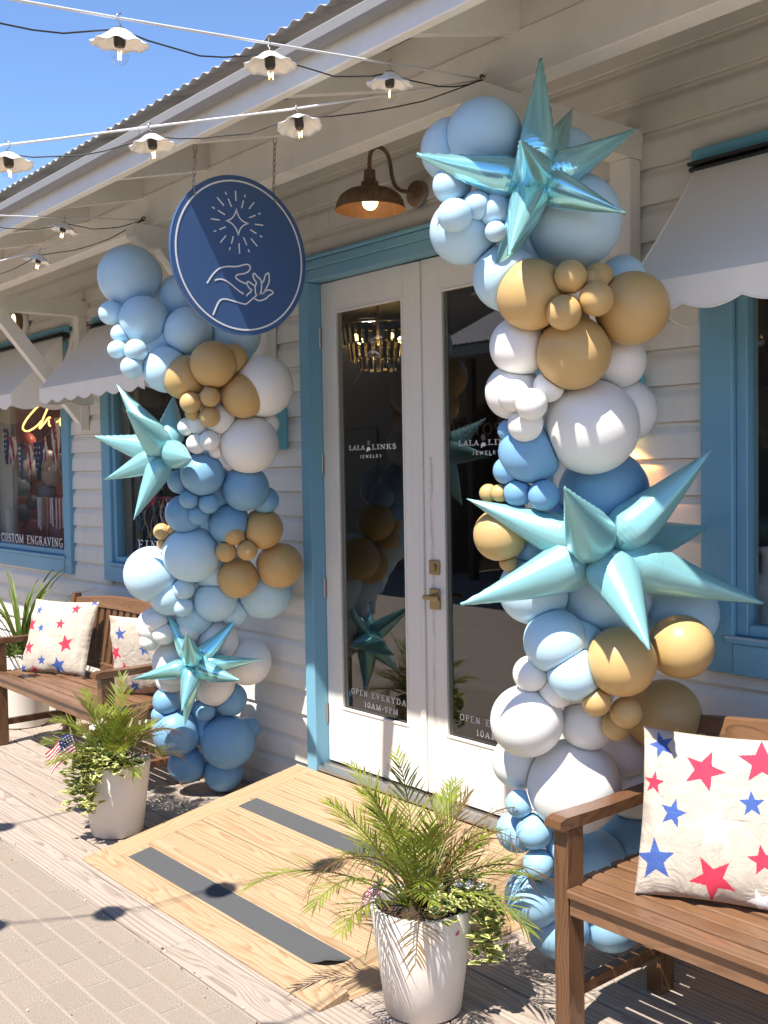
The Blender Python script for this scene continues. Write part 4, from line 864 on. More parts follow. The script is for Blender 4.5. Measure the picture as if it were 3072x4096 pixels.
# sign board with stencil letters at the back of the shop
ps = thing('photo_sign', (-5.58, 5.5, 1.9), 'dark board with pale stencil letters PHOTOS inside the shop', 'sign')
MB().cbox(-6.05, -4.9, 5.505, 5.53, 1.93, 2.12, .004).build('board', M['dark'], ps)
cu = bpy.data.curves.new('photos_text', 'FONT'); cu.body = 'PHOTOS'; cu.size = .125; cu.extrude = .003; cu.space_character = 1.25; cu.align_x = 'CENTER'
to = bpy.data.objects.new('tmp', cu); COL.objects.link(to); bpy.context.view_layer.update()
me = bpy.data.meshes.new_from_object(to.evaluated_get(bpy.context.evaluated_depsgraph_get())); bpy.data.objects.remove(to)
me.transform(Matrix.Translation((-5.58,5.498,1.98)) @ Matrix.Rotation(math.pi/2,4,'X')); me.materials.clear(); me.materials.append(plain('stencil_cream', (0.60,0.52,0.36), .7))
link('letters', me, ps)
for x in (-6.0,-5.0): MB().cbox(x-.015, x+.015, 5.531, 5.56, .236, 2.12, .003).build('post', M['int_floor'], ps)
# shelving in the shop
sf_ = thing('display_shelf', (-4.6,5.6,.24), 'dark open shelf unit standing inside behind the right door', 'shelf')
for z in (.6,1.0,1.4,1.75): MB().cbox(-5.05,-4.05,5.6,5.9,z,z+.025,.003).build('shelf_board', M['int_floor'], sf_)
for x in (-5.07,-4.05): MB().cbox(x,x+.02,5.6,5.9,.24,1.9,.003).build('side_panel', M['int_floor'], sf_)

# neon writing, bunting, balloons and stands in the left window
ne = thing('neon_sign', (-8.1,3.32,2.0), 'glowing yellow neon script reading Che in the left window', 'sign')
def smooth_pts(p, n=6):
    out = []; P = [Vector(q) for q in p]; P = [P[0]*2-P[1]]+P+[P[-1]*2-P[-2]]
    for i in range(1, len(P)-2):
        for k in range(n):
            t = k/n; a, b_, c, d_ = P[i-1:i+3]
            out.append(.5*((2*b_)+(c-a)*t+(2*a-5*b_+4*c-d_)*t*t+(3*b_-a-3*c+d_)*t**3))
    out.append(P[-2]); return out
for st_ in NEON: MB().tube(smooth_pts(st_, 5), .0075, 8).build('tube', M['neon'], ne, smooth=True)
bu = thing('bunting', (-8.2,3.31,1.9), 'stars and stripes pennant bunting strung across the left window', 'bunting')
MB().tube(smooth_pts(BUNTING, 3), .0025, 5).build('string', M['straw'], bu)
fl_r, fl_w, fl_b = plain('flag_red', (0.42,0.04,0.05), .9), plain('flag_white', (0.72,0.69,0.66), .9), plain('flag_blue', (0.035,0.04,0.16), .9)
def pennant(p, w, h, kind, yaw, parent):
    p = Vector(p); n = 6; m = 7; mb = MB(); ex = Vector((math.cos(yaw),math.sin(yaw)*.6,0))
    for i in range(n):
        for j in range(m):
            def pt(a, b_):
                u = (a/n-.5)*w*(1-.92*b_/m); return p+ex*u+Vector((0,.012*math.sin(a*1.9+b_*.9),-h*b_/m))
            mi = (1 if i % 2 else 0) if kind == 's' else 2
            mb._add([pt(i,j),pt(i+1,j),pt(i+1,j+1),pt(i,j+1)], [(0,3,2,1)], mi)
    if kind != 's':
        for j in range(1,6):
            for i in range(3 if j < 3 else 2 if j < 5 else 1):
                c = p+ex*((i-(2 if j < 3 else 1 if j < 5 else 0)/2)*w*.28)+Vector((0,-.016,-h*j/7))
                pts = [c+Vector(((.011 if k % 2 else .024)*math.cos(k*math.pi/5+math.pi/2)*w/.16,0,(.011 if k % 2 else .024)*math.sin(k*math.pi/5+math.pi/2)*w/.16))*.6 for k in range(10)]
                mb.prism([tuple(q) for q in pts], (0,.001,0), 1)
    return mb.build('pennant', [fl_r, fl_w, fl_b], parent)
for k, p in enumerate(BUNTING[1:-1]): pennant(p, .15, .30 if k % 2 == 0 else .27, 'b' if k % 2 == 0 else 's', .4*math.sin(k*2.1), bu)
pennant(Vector(BUNTING[-2])+Vector((.02,-.012,.05)), .16, .42, 's', .3, bu)
dg = thing('display_garland', (-8.0,3.75,1.05), 'dim cluster of white, grey-blue and red balloons inside the left window', 'balloon garland')
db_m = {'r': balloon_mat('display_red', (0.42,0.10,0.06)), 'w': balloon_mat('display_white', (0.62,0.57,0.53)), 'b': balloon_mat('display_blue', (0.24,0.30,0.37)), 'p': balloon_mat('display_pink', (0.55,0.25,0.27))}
def unit_balloon(u=36, v=24):
    vs = []; fs = []
    for i in range(v+1):
        t = math.pi*i/v; z = math.cos(t); r = math.sin(t)
        r *= 1.0-.05*max(0,-z)**2; z = z if z > 0 else z*1.07
        for k in range(u): vs.append(Vector((r*math.cos(2*math.pi*k/u), r*math.sin(2*math.pi*k/u), z)))
    fs = [(i*u+k,(i+1)*u+k,(i+1)*u+(k+1)%u,i*u+(k+1)%u) for i in range(v) for k in range(u)]
    return vs, fs
UB_V, UB_F = unit_balloon()
def add_balloon(parent, mat, p, rad, axis, others):
    """one balloon, flattened where it presses against its neighbours"""
    p = Vector(p); q = Vector(axis).to_track_quat('Z','Y'); qi = q.inverted(); k = .035
    planes = []
    for (c2, r2) in others:
        d = c2-p; L = d.length
        if L < 1e-4 or L >= rad+r2 or L < max(rad, r2)*.72: continue
        tt = (L*L+rad*rad-r2*r2)/(2*L)/rad
        if tt > .38: planes.append((qi @ (d/L), tt))
    pz = random.uniform(.988,1.0); pb = random.uniform(1.0,1.07); px = random.uniform(.975,1.0)
    vs = []
    for w in UB_V:
        w = Vector((w.x*px, w.y*px, w.z*(pz if w.z > 0 else pb)))
        for n, t in planes:
            x = w.dot(n)
            if x > t-.12:
                e = (x-t)/k
                xn = t-k*math.log1p(math.exp(-e)) if e > -20 else x
                w = w+n*(xn-x)
        vs.append(w)
    me = bpy.data.meshes.new('balloon'); me.from_pydata(vs, [], UB_F); me.materials.append(mat)
    me.polygons.foreach_set('use_smooth', [True]*len(me.polygons)); me.update()
    o = bpy.data.objects.new('balloon', me); COL.objects.link(o); o.parent = parent
    o.location = p-parent.location; o.scale = (rad,)*3; o.rotation_euler = q.to_euler(); return o
for c, x, y, z, r_ in DISPLAY_BALLOONS: add_balloon(dg, db_m[c], (x,y+random.uniform(-.05,.1),z), r_, (.2,-.8,.3), [])
def bead_stand(loc, cols, label, n=7, h=.22, wd=.17):
    t = thing('necklace_stand', loc, label, 'necklaces', 'bead necklaces in the left window')
    x, y, z = loc
    MB().tube([(x,y,z),(x,y,z+.42)], .005, 6).build('rod', M['brass'], t); MB().tube([(x-wd/2,y,z+.42),(x+wd/2,y,z+.42)], .006, 6).build('bar', M['brass'], t)
    for k in range(n):
        xx = x-wd/2+wd*(k+.5)/n; b_ = MB(); hh = h*random.uniform(.85,1.15)
        for q in range(14): b_.sphere((xx+random.uniform(-.002,.002), y-.014, z+.415-hh*q/14), .0095, 7, 5)
        b_.build('bead_strand', cols[k % len(cols)], t, smooth=True)
bc = [plain('bead_%d' % i, c, .3) for i, c in enumerate([(0.65,0.66,0.75),(0.6,0.25,0.3),(0.08,0.3,0.2),(0.5,0.07,0.08),(0.45,0.35,0.12),(0.4,0.05,0.06),(0.7,0.68,0.62)])]
bead_stand((-8.37,3.42,1.14), [bc[0],bc[0],bc[1],bc[2],bc[3],bc[4],bc[5]], 'strands of white, green and red beads hanging on a stand', 9, .24, .33)
bead_stand((-8.07,3.42,1.14), [bc[6],bc[5]], 'strands of cream and brown beads beside the window frame', 6, .27, .19)
cy_ = thing('vase', (-8.99,3.36,1.10), 'plain grey cylinder vase standing in the left window', 'vase')
MB().lathe([(.0001,0),(.05,0),(.05,.36),(.045,.36),(.045,.01)], 24, (-8.99,3.36,1.10)).build('body', plain('vase_grey', (0.45,0.44,0.43), .4), cy_, smooth=True, angle=40)
# ribbon wand with red flower in the FINE window
rw = thing('ribbon_hanger', (-6.5,3.42,1.15), 'red star flower with multicoloured ribbons hanging in the FINE window', 'ribbons')
rcols = [plain('ribbon_%d' % i, c, .7) for i, c in enumerate([(0.05,0.12,0.22),(0.12,0.08,0.2),(0.5,0.42,0.35),(0.06,0.25,0.3),(0.4,0.12,0.12),(0.05,0.22,0.12),(0.55,0.35,0.3),(0.1,0.05,0.05),(0.3,0.28,0.5)])]
random.seed(4)
for k in range(26):
    x = -6.72+.42*k/26+random.uniform(-.01,.01); y = 3.42+random.uniform(-.03,.04); l = random.uniform(.2,.33); mb = MB(); n = 8; w = random.uniform(.006,.014)
    for i in range(n):
        def q(j): return Vector((x+.012*math.sin(j*1.3+k),y+.01*math.cos(j*.9+k),1.58-l*j/n))
        a, b_ = q(i), q(i+1); mb._add([a-Vector((w,0,0)),a+Vector((w,0,0)),b_+Vector((w,0,0)),b_-Vector((w,0,0))], [(0,3,2,1)])
    mb.build('ribbon', rcols[k % 9], rw)
MB().tube([(-6.74,3.42,1.575),(-6.5,3.41,1.59),(-6.28,3.42,1.575)], .012, 8).build('bar', rcols[4], rw)
mb = MB()
for k in range(7):
    a = 2*math.pi*k/7; c = Vector((-6.45,3.38,1.62)); d0 = Vector((math.cos(a),-.35,math.sin(a))); s = Vector((-math.sin(a),0,math.cos(a)))*.03
    mb._add([c,c+d0*.06+s,c+d0*.12,c+d0*.06-s], [(0,1,2),(0,2,3)])
mb.build('flower', plain('silk_red', (0.45,0.02,0.05), .7), rw)
def star_pts(c, ro, ri, ax=(1,0,0), ay=(0,0,1), rot=0): return [tuple(Vector(c)+(Vector(ax)*math.cos(k*math.pi/5+math.pi/2+rot)+Vector(ay)*math.sin(k*math.pi/5+math.pi/2+rot))*(ri if k % 2 else ro)) for k in range(10)]
for x, z in ((-6.69,1.32),(-6.53,1.325),(-6.36,1.66)): MB().prism(star_pts((x,3.38,z), .034, .014), (0,.006,0)).build('star_ornament', plain('gold_star', (0.5,0.4,0.1), .4), rw)
# necklace bust in the right window
nb = thing('necklace_bust', (-2.02,3.44,1.2), 'white necklace display bust standing in the right window', 'bust')
mb = MB(); prof = [(.001,.0,.0),(.085,.0,0),(.085,.0,.012),(.05,.01,.05),(.055,.015,.12),(.105,.02,.17),(.10,.04,.20),(.045,.03,.235),(.038,.02,.30),(.048,.015,.335),(.001,.012,.34)]
vs = []; fs = []; u = 20
for r_, dy, z in prof:
    for k in range(u): a = 2*math.pi*k/u; vs.append((-2.02+r_*math.cos(a), 3.45+dy+r_*.6*math.sin(a), 1.13+z*.95))
for i in range(len(prof)-1):
    for k in range(u): fs.append((i*u+k,i*u+(k+1)%u,(i+1)*u+(k+1)%u,(i+1)*u+k))
mb._add(vs, fs); mb.build('body', plain('bust_white', (0.72,0.71,0.69), .6), nb, smooth=True)

# ------------------------------------------------------------------ cottage across the street (seen in the door glass)
op = thing('opposite_cottage', (-4,-6,0), 'cottage across the street with pale corrugated roof, mirrored in the right door glass', 'building')
MB().box(-12.3,8,-9,-6.2,-.03,3.6).build('wall', paint('cottage_paint', (0.22,0.17,0.14), .6, .2), op)
vs = []; fs = []; n = 21*44
for j, (y, z) in enumerate(((-5.0,3.66),(-9.4,5.75))):
    for i in range(n+1): x = -12.6+21*i/n; vs.append((x,y,z+.012*math.cos(i*math.pi/3)))
fs = [(i,i+1,n+2+i,n+1+i) for i in range(n)]
MB()._add(vs, fs).build('roof', paint('pale_roof_sheet', (0.46,0.43,0.43), .5, .3, 6.0), op)
MB().cbox(-12.6,8.4,-5.03,-5.0,3.46,3.62,.01).build('fascia', paint('cottage_trim', (0.32,0.29,0.27), .6), op)
for x in range(-12,8,3): MB().cbox(x,x+.12,-5.3,-5.18,-.03,3.45,.006).build('porch_post', M['int_floor'], op)
for x in (-10,-7,-4,-1,2): MB().cbox(x,x+1.1,-6.199,-6.16,1.0,2.4,.01).build('window', M['black'], op)
op2 = thing('dark_reflection_house', (-36,-6,0), 'unseen tall dark house added across the street to darken reflections in the left windows', 'building')  # added out of view: gives left door and windows a dark reflection
MB().box(-75,-12.9,-9,-5.7,-.03,6.8).build('wall', paint('house_paint', (0.13,0.105,0.085), .7, .2), op2)
MB().cbox(-75.2,-12.7,-9.2,-5.3,6.8,7.0,.02).build('roof', M['int_floor'], op2)
for x in range(-72,-14,4):
    for z in (1.0,4.2): MB().cbox(x,x+1.2,-5.699,-5.66,z,z+1.5,.01).build('window', M['black'], op2)

# ------------------------------------------------------------------ entrance ramp
ramp = thing('entrance_ramp', (-3.7,2.6,0), 'new yellow pine entrance ramp with grey grip strips before the double doors', 'ramp')
rz = lambda y: .032+.168*(y-2.09)
def rplank(x0, x1, y0, y1, mat, name='plank', t=.03):
    cx, cy = (x0+x1)/2, (y0+y1)/2; L = math.hypot(y1-y0, rz(y1)-rz(y0))
    o = MB().cbox(-(x1-x0)/2, (x1-x0)/2, -L/2, L/2, -t, 0, .0022).build(name, mat, ramp, local=True)
    o.location = Vector((cx,cy,rz(cy)+random.uniform(-.0006,.0006)))-ramp.location; o.rotation_euler = (math.atan(.168),0,0); return o
random.seed(2)
rplank(-4.54, -4.398, 2.092, 3.163, M['pine_y'], 'border_plank')
ys = [2.092,2.228,2.366,2.504,2.642,2.78,2.918,3.046]
for a, b_ in zip(ys[:-1], ys[1:]): rplank(-4.396, -2.862, a+.0018, b_-.0018, M['pine'])
rplank(-4.396, -2.862, 3.0475, 3.163, M['pine'], 'border_plank')
MB().hexa([(-4.552,1.972,.001),(-2.738,1.972,.001),(-2.738,2.0905,.001),(-4.545,2.0905,.001)], [(-4.552,1.972,.006),(-2.738,1.972,.006),(-2.738,2.0905,.0315),(-4.545,2.0905,.0315)]).build('front_bevel', M['pine'], ramp)
MB().hexa([(-2.86,2.0925,.001),(-2.73,2.0925,.001),(-2.73,3.163,.001),(-2.86,3.163,.001)], [(-2.8605,2.0925,.0325),(-2.742,2.0925,.012),(-2.742,3.163,.014),(-2.8605,3.163,rz(3.163)+.0005)]).build('side_bevel', M['pine_y'], ramp)
MB().hexa([(-4.5395,2.093,.001),(-4.50,2.093,.001),(-4.50,3.16,.001),(-4.5395,3.16,.001)], [(-4.5395,2.093,.003),(-4.50,2.093,.003),(-4.50,3.16,rz(3.16)-.034),(-4.5395,3.16,rz(3.16)-.034)]).build('side_board', M['pine_y'], ramp)
for a, b_ in zip(ys[:-1], ys[1:]):
    for x in (-4.372, -3.63, -2.89):
        for y in (a+.03, b_-.03):
            o = MB().lathe([(.0001,.0006),(.0032,.0006),(.0036,.0)], 8).build('screw', M['steel'], ramp, local=True); o.location = Vector((x+random.uniform(-.004,.004),y,rz(y)+.0003))-ramp.location
def strip(y0, y1, x0, x1, curl):
    nx, ny = 60, 6; mb = MB(); vs = []
    for i in range(nx+1):
        for j in range(ny+1):
            x = x0+(x1-x0)*i/nx; y = y0+(y1-y0)*j/ny; z = rz(y)+.0022
            if curl:
                k = max(0, (i/nx-.93)/.07)*max(0,1-j/ny*1.15); z += .03*k; x -= .03*k*k; y += .02*k
            vs.append((x,y,z))
    fs = [(i*(ny+1)+j,(i+1)*(ny+1)+j,(i+1)*(ny+1)+j+1,i*(ny+1)+j+1) for i in range(nx) for j in range(ny)]
    L = len(vs); vs2 = vs+[(x,y,z-.0012) for x,y,z in vs]; fs2 = fs+[tuple(q+L for q in f[::-1]) for f in fs]
    edge = [i*(ny+1) for i in range(nx+1)]+[nx*(ny+1)+j for j in range(1,ny+1)]+[i*(ny+1)+ny for i in range(nx-1,-1,-1)]+[j for j in range(ny-1,0,-1)]
    fs2 += [(edge[k], L+edge[k], L+edge[(k+1)%len(edge)], edge[(k+1)%len(edge)]) for k in range(len(edge))]
    mb._add(vs2, fs2); mb.build('grip_strip', M['grip'], ramp, smooth=True, angle=40)
strip(2.105, 2.214, -4.352, -2.875, True); strip(2.69, 2.795, -4.365, -2.90, False)

# ------------------------------------------------------------------ garden benches
def make_bench(loc, label, L=1.63):
    t = thing('garden_bench', loc, label, 'bench', 'teak benches against the shop front')
    for x in (0, L-.055):
        MB().cbox(x, x+.055, 0, .078, 0, .657, .004).build('leg', M['teak_z'], t, local=True)
        MB().hexa([(x,.46,0),(x+.055,.46,0),(x+.055,.535,0),(x,.535,0)], [(x,.46,.47),(x+.055,.46,.47),(x+.055,.535,.47),(x,.535,.47)])._add(
            [(x,.46,.47),(x+.055,.46,.47),(x+.055,.535,.47),(x,.535,.47),(x,.555,.945),(x+.055,.555,.945),(x+.055,.60,.945),(x,.60,.945)],
            [(4,5,6,7),(0,1,5,4),(1,2,6,5),(2,3,7,6),(3,0,4,7)]).build('leg', M['teak_z'], t, local=True)
        # arm with a slightly dished, rounded front
        pf = [(-.035,.668),(-.03,.690),(.0,.697),(.2,.693),(.52,.700),(.52,.662),(.3,.660),(.0,.658),(-.025,.658)]
        MB().prism([(x-.004,y,z) for y, z in pf], (.063,0,0)).build('arm_rest', M['teak_y'], t, local=True)
        MB().cbox(x+.012, x+.045, .0785, .4595, .125, .165, .003).build('stretcher', M['teak_y'], t, local=True)
        MB().cbox(x+.010, x+.046, .0785, .4595, .40, .455, .003).build('side_rail', M['teak_y'], t, local=True)
    MB().cbox(.056, L-.056, .006, .036, .398, .452, .003).build('apron', M['teak'], t, local=True)
    MB().cbox(.056, L-.056, .47, .50, .398, .452, .003).build('apron', M['teak'], t, local=True)
    for k in range(7):
        y0 = .0+.0665*k
        if k == 0: MB().cbox(.056, L-.056, -.012, .048, .4545, .483, .006).build('seat_slat', M['teak'], t, local=True)
        else: MB().cbox(.005, L-.005, y0, y0+.054, .457, .481-.002*k*(k < 4), .004).build('seat_slat', M['teak'], t, local=True)
    yb = lambda z: .495+(z-.47)*.178
    MB().cbox(.056, L-.056, yb(.52)-.012, yb(.52)+.022, .50, .545, .003).build('back_rail', M['teak'], t, local=True)
    n = 26; vs = []
    for i in range(n+1):
        x = .056+(L-.112)*i/n; q = math.sin(math.pi*i/n); zb = .868+.022*q; zt = .918+.052*q
        vs += [(x,yb(zb)-.014,zb),(x,yb(zt)-.012,zt-.004),(x,yb(zt)-.006,zt),(x,yb(zt)+.016,zt),(x,yb(zb)+.018,zb)]
    fs = [(i*5+k,i*5+(k+1)%5,(i+1)*5+(k+1)%5,(i+1)*5+k) for i in range(n) for k in range(5)]+[(4,3,2,1,0),tuple(n*5+k for k in range(5))]
    MB()._add(vs, fs).build('top_rail', M['teak'], t, local=True)
    ns = 17
    for k in range(ns):
        x = .056+(L-.112)*(k+.5)/ns; q = math.sin(math.pi*(x-.056)/(L-.112)); zt = .869+.022*q; w = .026
        MB().hexa([(x-w,yb(.545)-.006,.545),(x+w,yb(.545)-.006,.545),(x+w,yb(.545)+.012,.545),(x-w,yb(.545)+.012,.545)],
                  [(x-w,yb(zt)-.006,zt),(x+w,yb(zt)-.006,zt),(x+w,yb(zt)+.012,zt),(x-w,yb(zt)+.012,zt)]).build('back_slat', M['teak_z'], t, local=True)
    return t
make_bench((-2.13,2.42,0), 'teak slatted bench at the right beside the tall balloon column, one cushion on it')
make_bench((-6.9,2.42,0), 'teak slatted bench at the left below the shop windows, two cushions on it')

# ------------------------------------------------------------------ cushions with printed stars
def cushion(label, origin, e1, e2, W, H, thick, stars, n, name='cushion'):
    e1 = Vector(e1).normalized(); e2 = Vector(e2); e2 = (e2-e1*e2.dot(e1)).normalized(); nr = e1.cross(e2)   # outward normal
    O = Vector(origin)
    def surf(u, v, side):
        a, b_ = 2*u-1, 2*v-1
        px = .5+.5*a*(1-.045*(1-b_*b_)**1.0*abs(a)); py = .5+.5*b_*(1-.05*(1-a*a)*abs(b_))
        th = (max(0,1-abs(a)**2.6)*max(0,1-abs(b_)**2.6))**.5
        wr = noise.noise(Vector((u*6+side*3.1,v*6,side)))*.016*(1-th)+noise.noise(Vector((u*14,v*3.0+side,2.2)))*.007*(1 if b_ < 0 or abs(a) > .6 else .35)+noise.noise(Vector((u*3,v*16,5.2)))*.006*max(0,abs(a)-.4)
        return O+e1*(px*W)+e2*(py*H)+nr*(side*thick*.5*th+wr*side*min(1,th*4)+.01*math.sin(v*3+u*2)*0)
    vs = []; fs = []; mi = []
    for side in (1,-1):
        b0 = len(vs); nn = n if side > 0 else 16
        for i in range(nn+1):
            for j in range(nn+1): vs.append(surf(i/nn,j/nn,side))
        for i in range(nn):
            for j in range(nn):
                q = (b0+i*(nn+1)+j, b0+(i+1)*(nn+1)+j, b0+(i+1)*(nn+1)+j+1, b0+i*(nn+1)+j+1)
                fs.append(q if side > 0 else q[::-1]); m = 0
                if side > 0:
                    cu_, cv = (i+.5)/nn*W, (j+.5)/nn*H
                    for (su, sv, sr, col, rot) in stars:
                        dx, dy = cu_-su*W, cv-sv*H; r = math.hypot(dx,dy)
                        if r < sr:
                            a = (math.atan2(dy,dx)-math.pi/2-rot) % (2*math.pi/5); a = min(a, 2*math.pi/5-a)
                            # star edge between outer tip (angle 0) and inner notch (angle pi/5)
                            ri = sr*.42; x1, y1, x2, y2 = sr, 0, ri*math.cos(math.pi/5), ri*math.sin(math.pi/5)
                            px_, py_ = r*math.cos(a), r*math.sin(a)
                            if (x2-x1)*(py_-y1)-(y2-y1)*(px_-x1) > 0: m = {'r':1,'b':2,'w':3}[col]
                mi.append(m)
    t = thing(name, tuple(O+e1*W*.5), label, 'cushion', 'star cushions on the benches')
    mb = MB(); mb.v = [tuple(v) for v in vs]; mb.f = fs; mb.mi = mi; mb.al = [0]*len(vs)
    mb.build('cover', [M['cushion'],M['star_red'],M['star_blue'],M['star_white']], t, smooth=True)
    return t
def uv_stars(lst, bl, e1, e2, k):
    det = e1[0]*e2[1]-e1[1]*e2[0]; out = []
    for x, y, r_, c, rot in lst:
        dx, dy = x-bl[0], y-bl[1]; out.append(((dx*e2[1]-dy*e2[0])/det, (e1[0]*dy-e1[1]*dx)/det, r_*k, c, rot))
    return out
sr_ = uv_stars([(1421,1620,27,'b',.35),(1508,1676,40,'r',-.3),(1614,1659,43,'r',.1),(1407,1700,22,'r',-.1),(1450,1763,27,'b',-.2),(1598,1745,24,'b',.1),(1536,1793,42,'w',.0),(1417,1857,40,'b',.12),(1528,1895,43,'r',.55),(1619,1855,28,'r',.2),(1672,1797,34,'w',.1),(1613,1938,24,'w',.4),(1690,1700,30,'b',.2),(1700,1900,34,'r',.3)], (1376,1925), (330,40), (6,-345), .56/345)
cushion('large cream cushion with red, blue and white stars on the right bench', (-1.925,2.545,.478), (.223,.104,0), (-.20,.24,.90), .50, .49, .15, sr_, 260)
sl_ = uv_stars([(357,370,42,'b',0),(720,372,50,'r',.1),(857,312,36,'b',.2),(275,503,70,'r',.3),(408,540,38,'b',.2),(600,512,48,'r',0),(530,390,70,'w',.2),(287,708,64,'r',.1),(665,688,76,'r',.3),(480,660,66,'w',.2),(428,830,44,'b',0),(592,880,76,'b',.3),(337,912,42,'r',.4),(215,888,42,'b',.2)], (180,905), (630,55), (80,-650), .54/650)
cushion('cream star cushion leaning on the slatted back of the left bench', (-6.775,2.56,.478), (.496,.228,0), (-.17,.26,.90), .53, .48, .14, sl_, 150)
sb_ = [(.2,.8,.045,'b',.2),(.75,.85,.04,'r',0),(.25,.35,.05,'r',.2),(.55,.62,.04,'b',.1),(.6,.3,.05,'w',.1),(.8,.5,.05,'r',.4),(.35,.12,.04,'b',.3),(.12,.15,.035,'r',.2),(.7,.1,.04,'b',0),(.1,.55,.05,'r',.5)]
cushion('cream star cushion tucked by the arm of the left bench behind the palm', (-5.70,2.70,.478), (.28,.18,0), (.34,.14,.80), .46, .46, .14, sb_, 80)

# small globe lamp hanging in the left window display
gl_ = thing('globe_lamp', (-9.3,3.9,2.2), 'small white globe lamp glowing inside the left window', 'pendant lamp')
MB().tube([(-9.3,3.9,2.75),(-9.3,3.9,2.22)], .004, 6).build('cord', M['cord'], gl_)
MB().sphere((-9.3,3.9,2.19), .03, 16, 10).build('globe', plain('lit_globe', (1,.95,.9), .5, emis=(1,.86,.68), es=60.0), gl_, smooth=True)

# ------------------------------------------------------------------ potted palms
def pot_mesh(t, rt, rb, h):
    MB().lathe([(.0001,.006),(rb*.9,.0),(rb,.008),(rb+(rt-rb)*.5,h*.5),(rt,h-.004),(rt-.002,h),(rt-.016,h),(rt-.019,h-.006),(rt-.03,h-.10)], 64).build('pot', M['pot'], t, smooth=True, local=True, angle=50)
    def bumpy(r, z, a, i): return r, z+.008*math.sin(a*5+i*2.1)+.006*math.sin(a*11+i)
    MB().lathe([(rt-.022,h-.035),(rt*.6,h-.025),(rt*.3,h-.02),(.0001,h-.02)], 30, wave=bumpy).build('soil', M['soil'], t, smooth=True, local=True)
def leaflet(mb, p, d, side_up, L, w, droop, a0=0.0, a1=1.0):
    d = d.normalized(); s = d.cross(side_up).normalized(); vs = []; al = []
    for k, (f, ww) in enumerate(((0,.45),(.3,1.0),(.65,.8),(1.0,0.0))):
        q = p+d*(L*f)+Vector((0,0,-droop*L*f*f))
        if ww: vs += [q-s*w*ww, q+s*w*ww]; al += [a0+(a1-a0)*f]*2
        else: vs.append(q); al.append(a1)
    mb._add(vs, [(0,1,3,2),(2,3,5,4),(4,5,6)], 0, al)
def frond(parent, base, az, elev, length, bend, nl=26, ll=.15, lw=.0042, mat=None, droop=.18, twist=0.0, dry=0.0):
    pts = []; p = Vector(base); e = elev; n = 16; step = length/n
    for i in range(n+1):
        pts.append(p.copy()); d = Vector((math.cos(az)*math.cos(e), math.sin(az)*math.cos(e), math.sin(e)))
        p = p+d*step; e -= bend/n*(.4+1.2*i/n); az += twist/n
    mb = MB(); mb.tube(pts, [.0042*(1-.75*i/n) for i in range(n+1)], 5)
    mb.al = [0.15]*len(mb.v)
    for k in range(nl):
        f = .24+.76*(k+.5)/nl; i = min(n-1, int(f*n)); q = pts[i].lerp(pts[i+1], f*n-i); t = (pts[i+1]-pts[i]).normalized()
        up = Vector((0,0,1)); s = t.cross(up).normalized(); up = s.cross(t)
        lk = ll*(.55+.45*math.sin(math.pi*min(1,(f-.2)/.62)))*(1 if f < .85 else 1-.35*(f-.85)/.15)
        for sd in (1,-1):
            if random.random() < .05: continue
            ang = R(random.uniform(38,56))*(1-.45*f); dv = t*math.cos(ang)+s*(sd*math.sin(ang))+up*random.uniform(.05,.3)
            leaflet(mb, q, dv, up, lk*random.uniform(.82,1.12), lw*random.uniform(.8,1.25), droop*random.uniform(.4,1.8), 0.0, random.uniform(.75,1.25)+dry)
    return mb.build('frond', mat or M['palm'], parent, local=True, attr=True)
def leafy(parent, name, mat, centers, n, size, spread, kind='round', seed=0, up=.6):
    random.seed(seed); mb = MB()
    for c in centers:
        for k in range(n):
            p = Vector(c)+Vector([random.gauss(0,spread) for _ in range(3)])
            az = random.uniform(0,6.283); el = random.uniform(-.2,1.2)*up; d = Vector((math.cos(az)*math.cos(el),math.sin(az)*math.cos(el),math.sin(el)))
            s = d.cross(Vector((0,0,1)))
            if s.length < .01: continue
            s.normalize(); nn = s.cross(d); L = size*random.uniform(.6,1.2); w = L*(.36 if kind == 'round' else .12)
            # blade: midrib verts (value 0) and edge verts (value 1)
            vs = [p, p+d*L*.35+s*w+nn*L*.06, p+d*L*.35-s*w+nn*L*.06, p+d*L*.38, p+d*L*.72+s*w*.75+nn*L*.03, p+d*L*.72-s*w*.75+nn*L*.03, p+d*L*.75-nn*L*.02, p+d*L-nn*L*.12]
            al = [.1,1,1,.0,1,1,.0,1]
            mb._add(vs, [(0,3,1),(0,2,3),(1,3,6,4),(3,2,5,6),(4,6,7),(6,5,7)], 0, al)
    o = mb.build(name, mat, parent, local=True, attr=True); o['kind'] = 'stuff'; return o
def flower(parent, p, mat, r=.016):
    mb = MB(); p = Vector(p); az0 = random.uniform(0,1); nrm = Vector((random.uniform(-.5,.5),-.7,.7)).normalized(); a1 = nrm.cross(Vector((0,0,1))).normalized(); a2 = nrm.cross(a1)
    for k in range(5):
        a = az0+2*math.pi*k/5; d = a1*math.cos(a)+a2*math.sin(a); s = nrm.cross(d)
        mb._add([p,p+d*r*.7+s*r*.42,p+d*r*1.1+nrm*r*.15,p+d*r*.7-s*r*.42], [(0,1,2,3)])
    mb.build('flower', mat, parent, local=True)
